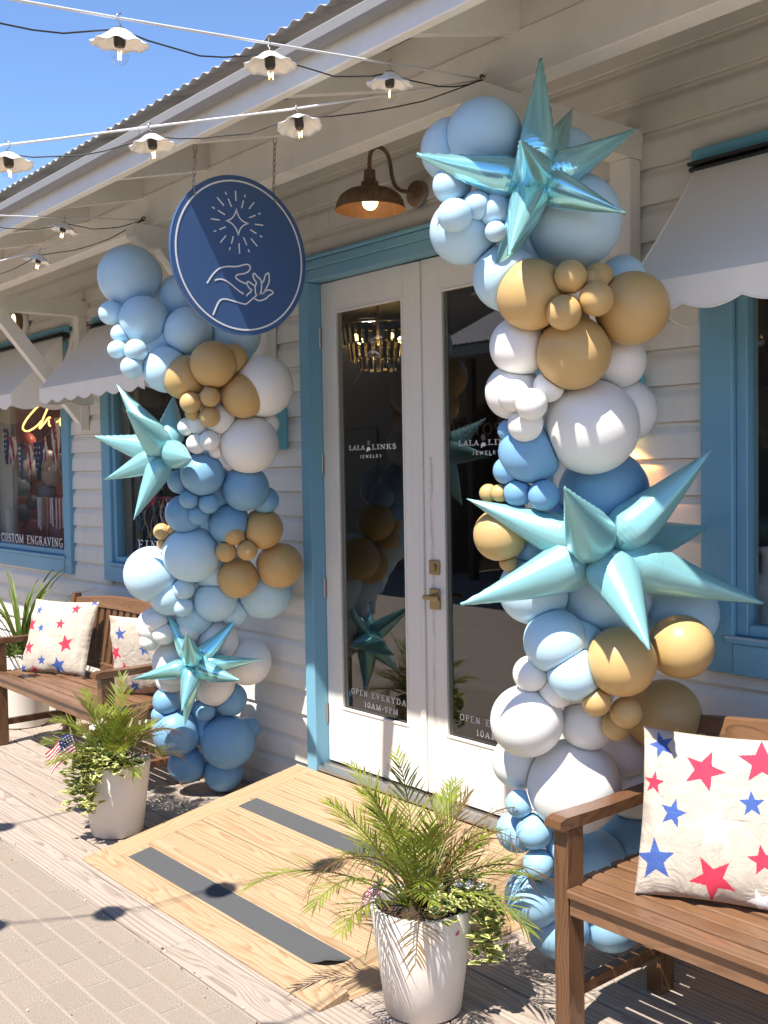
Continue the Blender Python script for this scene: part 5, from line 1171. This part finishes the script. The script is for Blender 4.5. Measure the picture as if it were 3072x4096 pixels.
def potted_palm(loc, label, seed, nf, lmin, lmax, vine_dir, vine_len, strands=4, vleaf=.052, el=(.45,1.45), dry=6):
    t = thing('potted_palm', loc, label, 'potted plant', 'white planters with palms'); random.seed(seed)
    rt, rb, h = .168, .124, .352; pot_mesh(t, rt, rb, h)
    for k in range(nf):
        a = 2*math.pi*k*.381966*1.0+random.uniform(-.25,.25); f = k/nf
        e = el[0]+(el[1]-el[0])*(1-f)**1.25; L = lmin+(lmax-lmin)*random.random()
        if math.cos(a-.6) > .35: L *= .78
        frond(t, (.03*math.cos(a)-.02,.03*math.sin(a),h-.02), a, e, L, random.uniform(.6,1.6)*(1.25-e*.42), 22, .15, .0029, M['palm'] if random.random() > .07 else M['palm_dry'], .16, random.uniform(-.5,.5), 0.15*random.random())
    for k in range(dry):
        a = random.uniform(0,6.283); frond(t, (.02*math.cos(a),.02*math.sin(a),h-.02), a, random.uniform(.9,1.3), lmax*random.uniform(.7,1.0), random.uniform(1.5,2.6), 14, .12, .0019, M['palm_dry'], .5, random.uniform(-.8,.8), .4)
    # erect stems in the middle
    for k in range(9):
        a = random.uniform(0,6.283); MB().tube([(.02*math.cos(a),.02*math.sin(a),h-.03),(.05*math.cos(a),.05*math.sin(a),h+.10),(.09*math.cos(a),.09*math.sin(a),h+.2)], [.006,.004,.003], 6).build('stalk', M['stem'], t, smooth=True, local=True)
    vd = Vector(vine_dir).normalized(); side = Vector((-vd.y,vd.x,0))
    cs = []
    for k in range(strands):
        sx = (k-(strands-1)/2)*.042; pl = random.uniform(.6,1.0)*vine_len
        for q in range(int(pl/.025)+3):
            g = q*.025; r_ = rt-.03+min(g,.06)*1.0; dz = -max(0,g-.055)
            cs.append(vd*(r_+.018)+side*(sx+.012*math.sin(q*1.1+k))+Vector((0,0,h+.02+dz)))
    for k in range(5*strands):
        cs.append(vd*random.uniform(.04,.15)+side*random.uniform(-.13,.13)+Vector((0,0,h+random.uniform(.0,.05))))
    leafy(t, 'trailing_vine', M['vine'], cs, 6, vleaf, .015, 'round', seed+1)
    cs = [(random.uniform(-.1,.1)+vd.x*.05,random.uniform(-.1,.1)+vd.y*.05,h+random.uniform(0,.05)) for _ in range(26)]
    cs = [c for c in cs if math.hypot(c[0],c[1]) < .15]
    leafy(t, 'small_foliage', M['shrub'], cs, 9, .035, .018, 'narrow', seed+2)
    return t
rightward = Vector((.64,.77,0)); camdir2 = Vector((.745,-.66,0))
p2 = potted_palm((-2.537,2.244,0), 'white planter with arching palm in front of the entrance ramp', 31, 27, .40, .58, (.84,.54,0), .27, 3, .048)
p1 = potted_palm((-4.79,2.262,0), 'white planter with palm and trailing yellow-green vine left of the ramp', 47, 26, .30, .44, (.30,-.95,0), .22)
random.seed(8)
for k in range(3): flower(p2, (.10+.03*k,.07+.02*k,.42), M['petal_white'])
flower(p2, (.15,.02,.38), M['petal_pink'], .011); flower(p2, (.165,-.0,.30), M['petal_pink'], .01)
for k in range(9): flower(p1, (-.16+random.uniform(-.05,.04),-.02+random.uniform(-.05,.05),.45+random.uniform(-.03,.08)), M['petal_white'], .017)
leafy(p1, 'side_foliage', M['shrub'], [(-.13+random.uniform(-.05,.04),random.uniform(-.06,.06),.38+random.uniform(0,.09)) for _ in range(18)], 9, .04, .02, 'narrow', 77)
# third planter with strap-leaved plant and straw grass
p3 = thing('potted_plant', (-7.33,2.78,0), 'tall white planter with strap leaves and dry grass behind the left bench', 'potted plant', 'white planters with palms')
pot_mesh(p3, .205, .165, .52); random.seed(12)
for k in range(34):
    a = random.uniform(0,6.283); e = random.uniform(.95,1.5); L = random.uniform(.5,.95); mb = MB(); pts = []; p = Vector((.03*math.cos(a),.03*math.sin(a),.5)); n = 9
    w = random.uniform(.009,.016); s = Vector((-math.sin(a),math.cos(a),0))
    for i in range(n+1): pts.append(p.copy()); p = p+Vector((math.cos(a)*math.cos(e),math.sin(a)*math.cos(e),math.sin(e)))*L/n; e -= .09*(1+i*.12)
    vs = []; al = []
    for i, q in enumerate(pts): ww = w*(1-(i/n)**2.2)*(.5+.5*min(1,i/2))+.0004; vs += [q-s*ww,q+Vector((0,0,-ww*.5)),q+s*ww]; al += [i/n*.9]*3
    mb._add(vs, [f for i in range(n) for f in ((i*3,i*3+1,i*3+4,i*3+3),(i*3+1,i*3+2,i*3+5,i*3+4))], 0, al); mb.build('strap_leaf', M['yucca'], p3, local=True, attr=True)
mb = MB()
for k in range(420):
    a = random.uniform(0,6.283); r_ = random.uniform(.05,.2); p = Vector((r_*math.cos(a),r_*math.sin(a),.5)); d = Vector((random.uniform(-1,1),random.uniform(-1,1),random.uniform(.2,1.3))).normalized(); L = random.uniform(.08,.2)
    mb._add([p, p+Vector((.0025,.001,0)), p+d*L+Vector((0,0,-.25*L)), p+d*L*.6+Vector((.002,0,0))], [(0,1,3),(1,2,3)], 0, [0,0,.6,.3])
mb.build('grass_tuft', M['yucca'], p3, local=True, attr=True)['kind'] = 'stuff'
# two small flags stuck in the planters
def flag(loc, d, label, w=.14, h=.09, rot=0, up=(0,0,1), fold=.012):
    t = thing('flag', loc, label, 'flag', 'small stars and stripes flags in the planters'); L = Vector(loc); ex = Vector(d).normalized(); ez = Vector(up).normalized(); ny = ex.cross(ez)
    MB().tube([L-ez*.22, L+ez*(h+.02)], .0022, 6).build('stick', M['straw'], t)
    mb = MB(); nx, nz = 14, 13
    def pt(i, j): u = i/nx; return L+ex*(u*w)+ez*(h*j/nz)+ny*(fold*math.sin(u*7+j*.2))-ez*(.25*u*u*h)
    for i in range(nx):
        for j in range(nz):
            mi = 2 if (i < 6 and j >= 6) else (0 if j % 2 == 0 else 1)
            mb._add([pt(i,j),pt(i+1,j),pt(i+1,j+1),pt(i,j+1)], [(0,1,2,3)], mi)
    for i in range(5):
        for j in range(4):
            c = pt(i+.8, 6.8+j*1.6)-ny*.0012; mb.prism([tuple(c+ex*(.0035 if k % 2 == 0 else .0015)*math.cos(k*math.pi/5)+ez*(.0035 if k % 2 == 0 else .0015)*math.sin(k*math.pi/5)) for k in range(10)], tuple(ny*.0024), 1)
    mb.build('cloth', [fl_r, fl_w, fl_b], t)
flag((-4.80,2.07,.43), (-.55,-.45,-.45), 'small stars and stripes flag drooping from the left planter', .17, .10, up=(-.35,-.1,.9))
flag((-2.655,2.165,.36), (-.5,-.5,-.5), 'small stars and stripes flag half hidden by the palm of the front planter', .08, .06, up=(.1,.2,.9))

# ------------------------------------------------------------------ balloon garlands
def garland(data, loc, label):
    g = thing('balloon_garland', loc, label, 'balloon garland', 'balloon columns beside the door'); random.seed(77)
    balls = [(Vector((b_[1],b_[2],b_[3])), b_[4]) for b_ in data]
    for (c, x, y, z, r_, ax, ay, az) in data:
        j = Vector((ax+random.uniform(-.35,.35), ay+random.uniform(-.35,.35), az+random.uniform(-.35,.35)))
        add_balloon(g, M[c], (x,y,z), r_, j, balls)
    return g
gr_ = garland(GARLAND_RIGHT, (-2.4,2.8,0), 'tall column of light blue, mocha, white and blue balloons right of the door')
MB().tube([(-2.2735,2.762,.803),(-2.2667,2.7736,.8496)], .0045, 8).build('balloon_straw', plain('straw_blue', (0.08,0.38,0.62), .4), gr_, smooth=True)
garland(GARLAND_LEFT, (-5.05,2.9,0), 'tall column of light blue, mocha, white and blue balloons left of the door')
def starburst(key, mat, label):
    c, rad, tips = STARS[key]; t = thing('starburst_balloon', c, label, 'foil balloon', 'starburst foil balloons on the garlands'); random.seed(hash(key) % 7 if False else len(key)+len(tips))
    for tip in tips:
        v = Vector(tip); L = v.length; d = v.normalized(); up = Vector((0,0,1)) if abs(d.z) < .9 else Vector((0,1,0))
        s = d.cross(up).normalized(); u = s.cross(d); tw = random.uniform(0,math.pi); n = 22; seg = 26; vs = []; al = []; fs = []
        bendv = (u*random.uniform(-1,1)+s*random.uniform(-1,1))*L*.02
        for i in range(n+1):
            f = i/n
            pr = math.sin(min(1,f/.26)*math.pi/2)**.62 if f < .26 else (1-((f-.26)/.74)**1.12)
            rr = rad*max(pr,.012)
            for k in range(seg):
                a = 2*math.pi*k/seg; c2 = abs(math.cos(a-0)); fl = 1.0+(.03+(.0042+.0016*math.sin(f*70+k))/rr if k in (0,seg//2) else 0)
                cr = 1-.045*abs(math.sin(4*a+tw))**.6*max(0,1-f/.34); fl *= cr; sq = (1-.10*abs(math.sin(a))**2+.015*math.sin(3*a+f*20+tw)*(1-f))*cr
                q = d*(L*(.015+.985*f))+bendv*math.sin(f*math.pi)+(u*math.cos(tw)+s*math.sin(tw))*(rr*fl*math.cos(a))+(s*math.cos(tw)-u*math.sin(tw))*(rr*sq*math.sin(a))
                vs.append(q); al.append(f)
        fs = [(i*seg+k,(i+1)*seg+k,(i+1)*seg+(k+1)%seg,i*seg+(k+1)%seg) for i in range(n) for k in range(seg)]+[tuple(range(seg)),tuple(range((n+1)*seg-1,n*seg-1,-1))]
        MB()._add(vs, fs, 0, al).build('spike', mat, t, smooth=True, local=True, attr=True)
starburst('R1', M['foil_teal'], 'shiny teal starburst foil balloon at the top of the right balloon column')
starburst('R2', M['foil_mint'], 'large pale mint starburst foil balloon halfway up the right column')
starburst('L1', M['foil_mint'], 'pale mint starburst foil balloon on the left column beside the window')
starburst('L2', M['foil_teal'], 'shiny teal starburst foil balloon low on the left column')

# ------------------------------------------------------------------ hanging round sign
sg = thing('hanging_sign', (-3.6,2.285,2.286), 'round blue hanging sign with white star and open hand, on two chains', 'sign')
CY, CZ, RR = 2.285, 2.596, .309
def disc(x0, x1, r0, r1, name, mat, seg=96):
    vs = []; fs = []
    for k in range(seg):
        a = 2*math.pi*k/seg
        for (x, r_) in ((x0,r0),(x0,r1),(x1,r1),(x1,r0)): vs.append((x,CY+r_*math.cos(a),CZ+r_*math.sin(a)))
    for k in range(seg):
        q = (k+1) % seg
        for i in range(4): fs.append((k*4+i,q*4+i,q*4+(i+1)%4,k*4+(i+1)%4))
    return MB()._add(vs, fs).build(name, mat, sg)
disc(-3.608, -3.594, .0005, RR, 'panel', M['sign_blue']); disc(-3.5938, -3.5926, .286, .2925, 'rim_line', M['sign_white']); disc(-3.6085, -3.5935, RR+.0002, RR+.0018, 'edge_band', M['sign_blue'])
mb = MB()
for w, pts in SIGN_ART:
    P = [(y, z) for y, z in pts]
    if len(P) > 3: P = [(v.x, v.y) for v in smooth_pts([(a, b_, 0) for a, b_ in P], 3)]
    ribbon(mb, P, w, lambda u, v, d_: (-3.594+d_, u, v), .0013)
mb.build('emblem', M['sign_white'], sg)
def chain(top, bot, parent):
    top, bot = Vector(top), Vector(bot); n = max(3, int((top-bot).length/.02)); 
    for k in range(n):
        c = top.lerp(bot, (k+.5)/n); big = k in (0, n-1); l, w = ((top-bot).length/n*(.62 if not big else .75), .0055 if not big else .008)
        ex = Vector((1,0,0)) if k % 2 else Vector((0,1,0)); pts = [c+Vector((0,0,1))*l*math.sin(a)*1.0+ex*w*math.cos(a) for a in [2*math.pi*i/12 for i in range(12)]]
        MB().tube(pts, .0022, 6, closed=True).build('chain_link', M['chain'], parent, smooth=True)
chain((-3.575,2.08,2.985), (-3.6,2.08,2.812), sg); chain((-3.575,2.443,3.078), (-3.6,2.447,2.842), sg)
for y, z in ((2.08,2.815),(2.448,2.843)): MB().tube([(-3.612,y,z-.01),(-3.588,y,z-.01)], .006, 10).build('grommet', M['steel'], sg)

# ------------------------------------------------------------------ festoon lamps on wires
def make_lamp(label):
    t = thing('festoon_lamp', (0,0,0), label, 'pendant lamp', 'festoon lamps with fluted white shades')
    MB().tube([(0,.004,.012),(0,-.006,.008),(0,-.009,0),(0,-.006,-.008),(0,.002,-.012),(0,.004,-.02),(0,0,-.028)], .0018, 6).build('hook', M['steel'], t, smooth=True, local=True)
    def wv(r, z, a, i): k = (r/.068)**3; return r*(1+.03*k*math.cos(9*a)), z+.0028*k*math.cos(9*a+.4)
    o = MB().lathe([(.012,-.025),(.018,-.0255),(.027,-.031),(.042,-.043),(.058,-.054),(.070,-.060),(.0695,-.0612),(.057,-.0556),(.041,-.0448),(.025,-.0335),(.014,-.029)], 64, wave=wv); o.build('shade', M['enamel'], t, smooth=True, local=True)
    MB().lathe([(.0001,-.022),(.013,-.022),(.0145,-.03),(.0145,-.058),(.012,-.066),(.0001,-.066)], 16).build('socket', M['socket'], t, smooth=True, local=True, angle=40)
    MB().sphere((0,0,-.086), .0215, 20, 14, (1,1,1.06)).build('bulb', M['bulb_glass'], t, smooth=True, local=True)
    MB().tube([(-.006,0,-.076),(-.0055,0,-.094),(-.001,0,-.08),(.004,0,-.095),(.006,0,-.076)], .0011, 5).build('filament', M['filament'], t, local=True)
    return t
W1 = [(-2.394-.033*k+.0,1.193-.4375*k,2.842-.05*k) for k in range(-2,0)]
lamps = []
ord_ = ['nearest the roof hook', 'second from the roof hook', 'third from the roof hook', 'fourth from the roof hook', 'fifth from the roof hook', 'sixth from the roof hook', 'seventh from the roof hook']
wires = {
 'A': ('upper right festoon wire', (-2.436,2.477,2.988), [(-2.4227,2.071,2.942),(-2.4083,1.633,2.892),(-2.3939,1.193,2.842),(-2.379,.753,2.795),(-2.365,.313,2.75),(-2.35,-.127,2.71)], (-2.2,-4.5,2.75)),
 'B': ('lower right festoon wire', (-2.436,2.477,2.988), [(-2.7244,1.948,2.868),(-2.938,1.556,2.792),(-3.136,1.193,2.721),(-3.345,.81,2.665),(-3.555,.425,2.61),(-3.765,.04,2.57)], (-5.6,-3.3,2.75)),
 'C': ('upper left festoon wire', (-4.752,2.477,2.980), [(-4.822,2.098,2.9515),(-4.832,1.667,2.91),(-4.842,1.235,2.87),(-4.852,.80,2.83),(-4.862,.37,2.79)], (-4.95,-3.5,2.8)),
 'D': ('lower left festoon wire', (-4.752,2.477,2.980), [(-5.221,2.137,2.873),(-5.575,1.881,2.80),(-5.93,1.624,2.73),(-6.28,1.37,2.67)], (-9.5,-1.0,2.75)),
}
proto = None; random.seed(6)
for key, (nm, hook, pts, far) in wires.items():
    path = [hook]+pts+[far]
    wlab = {'A':'thin grey cable carrying the upper row of festoon lamps from the right roof bracket','B':'thin grey cable with the second row of festoon lamps from the right roof bracket','C':'thin grey cable with the upper row of festoon lamps from the left roof bracket','D':'thin grey cable with the lower row of festoon lamps from the left roof bracket'}[key]
    wt = thing('festoon_wire', hook, wlab, 'cable', 'festoon lamp wires')
    MB().tube(smooth_pts(path, 3), .0036, 7).build('cable', M['cable'], wt, smooth=True)
    MB().tube([(hook[0],2.476,hook[2]+.01),(hook[0],2.465,hook[2]+.012),(hook[0]+.004,2.455,hook[2]+.004),(hook[0],2.466,hook[2]-.008)], .004, 6).build('eye_hook', M['rust'], wt, smooth=True)
    cp = []
    seq = [Vector(hook)+Vector((0,-.008,-.002))]+[Vector(p)+Vector((0,0,-.026)) for p in pts]
    for a, b_ in zip(seq[:-1], seq[1:]):
        for k in range(6):
            f = k/6; q = a.lerp(b_, f); q.z -= .035*math.sin(math.pi*f)*random.uniform(.85,1.15); q.x += .006*math.sin(math.pi*f); cp.append(q)
    cp.append(seq[-1]); MB().tube(cp, .0023, 6).build('power_cord', M['cord'], wt, smooth=True)
    for k, p in enumerate(pts):
        row = {'A':'upper wire from the right bracket','B':'lower wire from the right bracket','C':'upper wire from the left bracket','D':'lower wire from the left bracket'}[key]
        lab = 'lit festoon lamp with fluted white shade, number %s on the %s' % (['one','two','three','four','five','six'][k], row)
        lab = 'fluted white festoon lamp, %s on the %s' % (['first from the eaves','second from the eaves','third from the eaves','fourth from the eaves','fifth from the eaves','sixth from the eaves'][k], row)
        if proto is None: proto = make_lamp(lab); l = proto
        else: l = copy_tree(proto); l['label'] = lab
        l.location = p; l.rotation_euler = (random.uniform(-.10,.10), random.uniform(-.12,.12), random.uniform(0,6.28))
        if key in 'CD' and k == 0: l.rotation_euler = (.0,.20,1.0)
        if key == 'B' and k == 0: l.rotation_euler = (-.08,-.16,.4)

# ------------------------------------------------------------------ awnings
def awning(x0, x1, label):
    t = thing('awning', ((x0+x1)/2,3.15,2.3), label, 'awning', 'scalloped white awnings over the shop windows')
    yw, zw, yf, zf = 3.140, 2.742, 2.76, 2.312; mb = MB(); nx = max(6,int((x1-x0)/.06)); nv = 10; vs = []
    def top(u, f): 
        sag = .012*math.sin(math.pi*f)*(1+.4*math.sin(u*9)); return (x0+(x1-x0)*u, yw+(yf-yw)*f, zw+(zf-zw)*f-sag)
    for i in range(nx+1):
        for j in range(nv+1): vs.append(top(i/nx, j/nv))
    fs = [(i*(nv+1)+j,i*(nv+1)+j+1,(i+1)*(nv+1)+j+1,(i+1)*(nv+1)+j) for i in range(nx) for j in range(nv)]
    L = len(vs); vs += [(x,y+.001,z-.0018) for x,y,z in vs]; fs += [tuple(q+L for q in f[::-1]) for f in fs]
    mb._add(vs, fs); mb.build('canopy', M['awning'], t, smooth=True, angle=60)
    # front and side valances with scalloped hems
    def val(fx, length, name):
        n = max(10,int(length/.012)); vv = []; ff = []; rows = (0,.35,.7,1.0)
        for i in range(n+1):
            s = length*i/n; dep = .088+.026*abs(math.sin(math.pi*s/.20))**.8-.012
            for k, rf in enumerate(rows): vv.append(fx(s, dep*rf, .004*math.sin(s*31)*rf))
        m = len(rows); ff = [(i*m+k,i*m+k+1,(i+1)*m+k+1,(i+1)*m+k) for i in range(n) for k in range(m-1)]
        L2 = len(vv); vv += [fx(length*i/n, (.088+.026*abs(math.sin(math.pi*(length*i/n)/.20))**.8-.012)*rf, .004*math.sin(length*i/n*31)*rf+.0015) for i in range(n+1) for rf in rows]
        ff += [tuple(q+L2 for q in f[::-1]) for f in ff]
        o = MB()._add(vv, ff).build(name, M['awning'], t, smooth=True, angle=60)
        hem = [fx(length*i/n, (.088+.026*abs(math.sin(math.pi*(length*i/n)/.20))**.8-.012), .004*math.sin(length*i/n*31)+.0007) for i in range(n+1)]
        MB().tube(hem, .0032, 5).build('hem_binding', M['awning'], o, smooth=True)
    val(lambda s, d_, o: (x0+s, yf+o, zf-d_), x1-x0, 'valance')
    val(lambda s, d_, o: (x0+o, yf+s, zf-d_), yw-yf, 'side_valance'); val(lambda s, d_, o: (x1+o, yf+s, zf-d_), yw-yf, 'side_valance')
    for x in (x0, x1):
        pts = [(x,)+top(0,j/nv)[1:] for j in range(nv+1)]+[(x,yw,zf)]
        MB().prism(pts, (.0016 if x == x0 else -.0016,0,0)).build('side_panel', M['awning'], t)
    for q in range(1, int((x1-x0)/.55)+1):
        u_ = q*.55/(x1-x0)
        if u_ < .97: MB().tube([tuple(Vector(top(u_,j/nv))+Vector((0,-.001,.001))) for j in range(nv+1)], .0022, 5).build('seam', M['awning'], t, smooth=True)
    MB().tube([top(0,j/nv) for j in range(nv+1)], .0035, 6).build('edge_piping', M['awning'], t, smooth=True); MB().tube([top(1,j/nv) for j in range(nv+1)], .0035, 6).build('edge_piping', M['awning'], t, smooth=True)
    MB().cbox(x0-.03, x1+.03, 3.150, 3.186, 2.7605, 2.808, .003).build('mounting_board', M['blue_soft'], t)
    b_ = MB().cbox(x0-.022, x1+.022, 3.112, 3.15, 2.748, 2.759, .002); b_.cbox(x0-.02, x1+.02, 3.146, 3.186, 2.72, 2.7475, .002); b_.tube([(x0-.022,3.132,2.736),(x1+.022,3.132,2.736)], .008, 10); b_.build('roller', M['black'], t)
awning(-2.095, -0.25, 'white scalloped awning over the right-hand window beside the balloons')
awning(-6.83, -5.36, 'white scalloped awning over the middle window left of the door')
awning(-9.55, -7.325, 'white scalloped awning at the far left over the custom engraving window')

# ------------------------------------------------------------------ wall lamps
bl = thing('barn_lamp', (-3.55,3.19,2.99), 'rusty gooseneck barn lamp glowing on the wall above the double doors', 'wall lamp')
LX, LY, LZ = -3.545, 2.905, 2.855
sh = MB().lathe([(.026,.125),(.03,.118),(.036,.115),(.038,.090),(.066,.086),(.100,.076),(.126,.058),(.142,.032),(.149,.004),(.150,-.002)], 48, (LX,LY,LZ)); sh.build('shade', M['rust'], bl, smooth=True, angle=50)
MB().lathe([(.1485,-.003),(.1475,.003),(.140,.030),(.124,.055),(.098,.072),(.05,.082),(.02,.083)], 48, (LX,LY,LZ)).build('shade_lining', M['rust_in'], bl, smooth=True)
MB().lathe([(.0001,.165),(.024,.165),(.026,.135),(.026,.105)], 24, (LX,LY,LZ)).build('cap', M['rust'], bl, smooth=True, angle=40)
arm = [(LX,LY,LZ+.15),(LX,LY,LZ+.20),(LX,LY+.008,LZ+.24),(LX,LY+.035,LZ+.268),(LX,LY+.07,LZ+.27),(LX,LY+.10,LZ+.25),(LX,LY+.115,LZ+.215),(LX,LY+.125,LZ+.16),(LX,LY+.14,LZ+.125),(LX,LY+.165,LZ+.108),(LX,LY+.20,LZ+.105),(LX,3.165,LZ+.105)]
MB().tube(smooth_pts(arm, 4), .0088, 12).build('gooseneck', M['rust'], bl, smooth=True)
def ydisc(prof, c, name, mat, parent, seg=32):
    vs = [(c[0]+r_*math.cos(2*math.pi*k/seg), c[1]-h_, c[2]+r_*math.sin(2*math.pi*k/seg)) for r_, h_ in prof for k in range(seg)]
    fs = [(i*seg+k,i*seg+(k+1)%seg,(i+1)*seg+(k+1)%seg,(i+1)*seg+k) for i in range(len(prof)-1) for k in range(seg)]
    return MB()._add(vs, fs).build(name, mat, parent, smooth=True, angle=40)
ydisc([(.058,0),(.058,.022),(.052,.026)], (LX,3.188,LZ+.105), 'mounting_box', plain('grey_box', (0.28,0.28,0.27), .5, .5), bl)
ydisc([(.056,.0265),(.050,.034),(.03,.040),(.016,.044),(.0001,.044)], (LX,3.188,LZ+.105), 'wall_plate', M['rust'], bl)
MB().sphere((LX,LY,LZ+.030), .034, 20, 14).build('bulb', M['warm_bulb'], bl, smooth=True)
bk = thing('bulkhead_lamp', (-8.15,3.19,2.93), 'oval bulkhead lamp glowing on the wall at the far left', 'wall lamp')
ydisc([(.105,0),(.105,.02),(.09,.03),(.0001,.03)], (-8.15,3.188,2.925), 'base', M['white_wood'], bk)
vs = []; prof = [(1.0,0),(1.0,.03),(.9,.045),(.75,.05)]
for r_, h_ in prof:
    for k in range(32): a = 2*math.pi*k/32; vs.append((-8.15+.06*r_*math.cos(a),3.158-h_,2.93+.08*r_*math.sin(a)))
MB()._add(vs, [(i*32+k,i*32+(k+1)%32,(i+1)*32+(k+1)%32,(i+1)*32+k) for i in range(3) for k in range(32)]).build('housing', M['rust'], bk, smooth=True, angle=40)
MB().sphere((-8.15,3.115,2.93), .045, 20, 14, (1,.6,1.33)).build('glass_globe', plain('warm_globe', (1,.85,.6), .3, emis=(1,.74,.36), es=1.6), bk, smooth=True)
def sconce(x, label, lit=True):
    t = thing('wall_sconce', (x,3.16,1.95), label, 'wall lamp', 'blue box sconces behind the balloon columns')
    MB().cbox(x-.055, x+.055, 3.085, 3.187, 1.86, 2.075, .004).build('housing', M['blue_soft'], t)
    MB().lathe([(.0001,1.858),(.03,1.858)], 16, (x,3.135,0)).build('lens', M['warm_bulb'] if lit else M['enamel'], t)
    if not lit: return
    l = bpy.data.lights.new('sconce_light', 'SPOT'); l.energy = 3.0; l.color = (1,.42,.12); l.spot_size = R(110); l.spot_blend = .5; l.shadow_soft_size = .02
    lo = bpy.data.objects.new('sconce_light', l); COL.objects.link(lo); lo.parent = t; lo.location = (0,-.025,-.095)
sconce(-2.40, 'blue box sconce on the wall behind the right balloon column'); sconce(-4.655, 'blue box sconce on the wall behind the left balloon column', False)
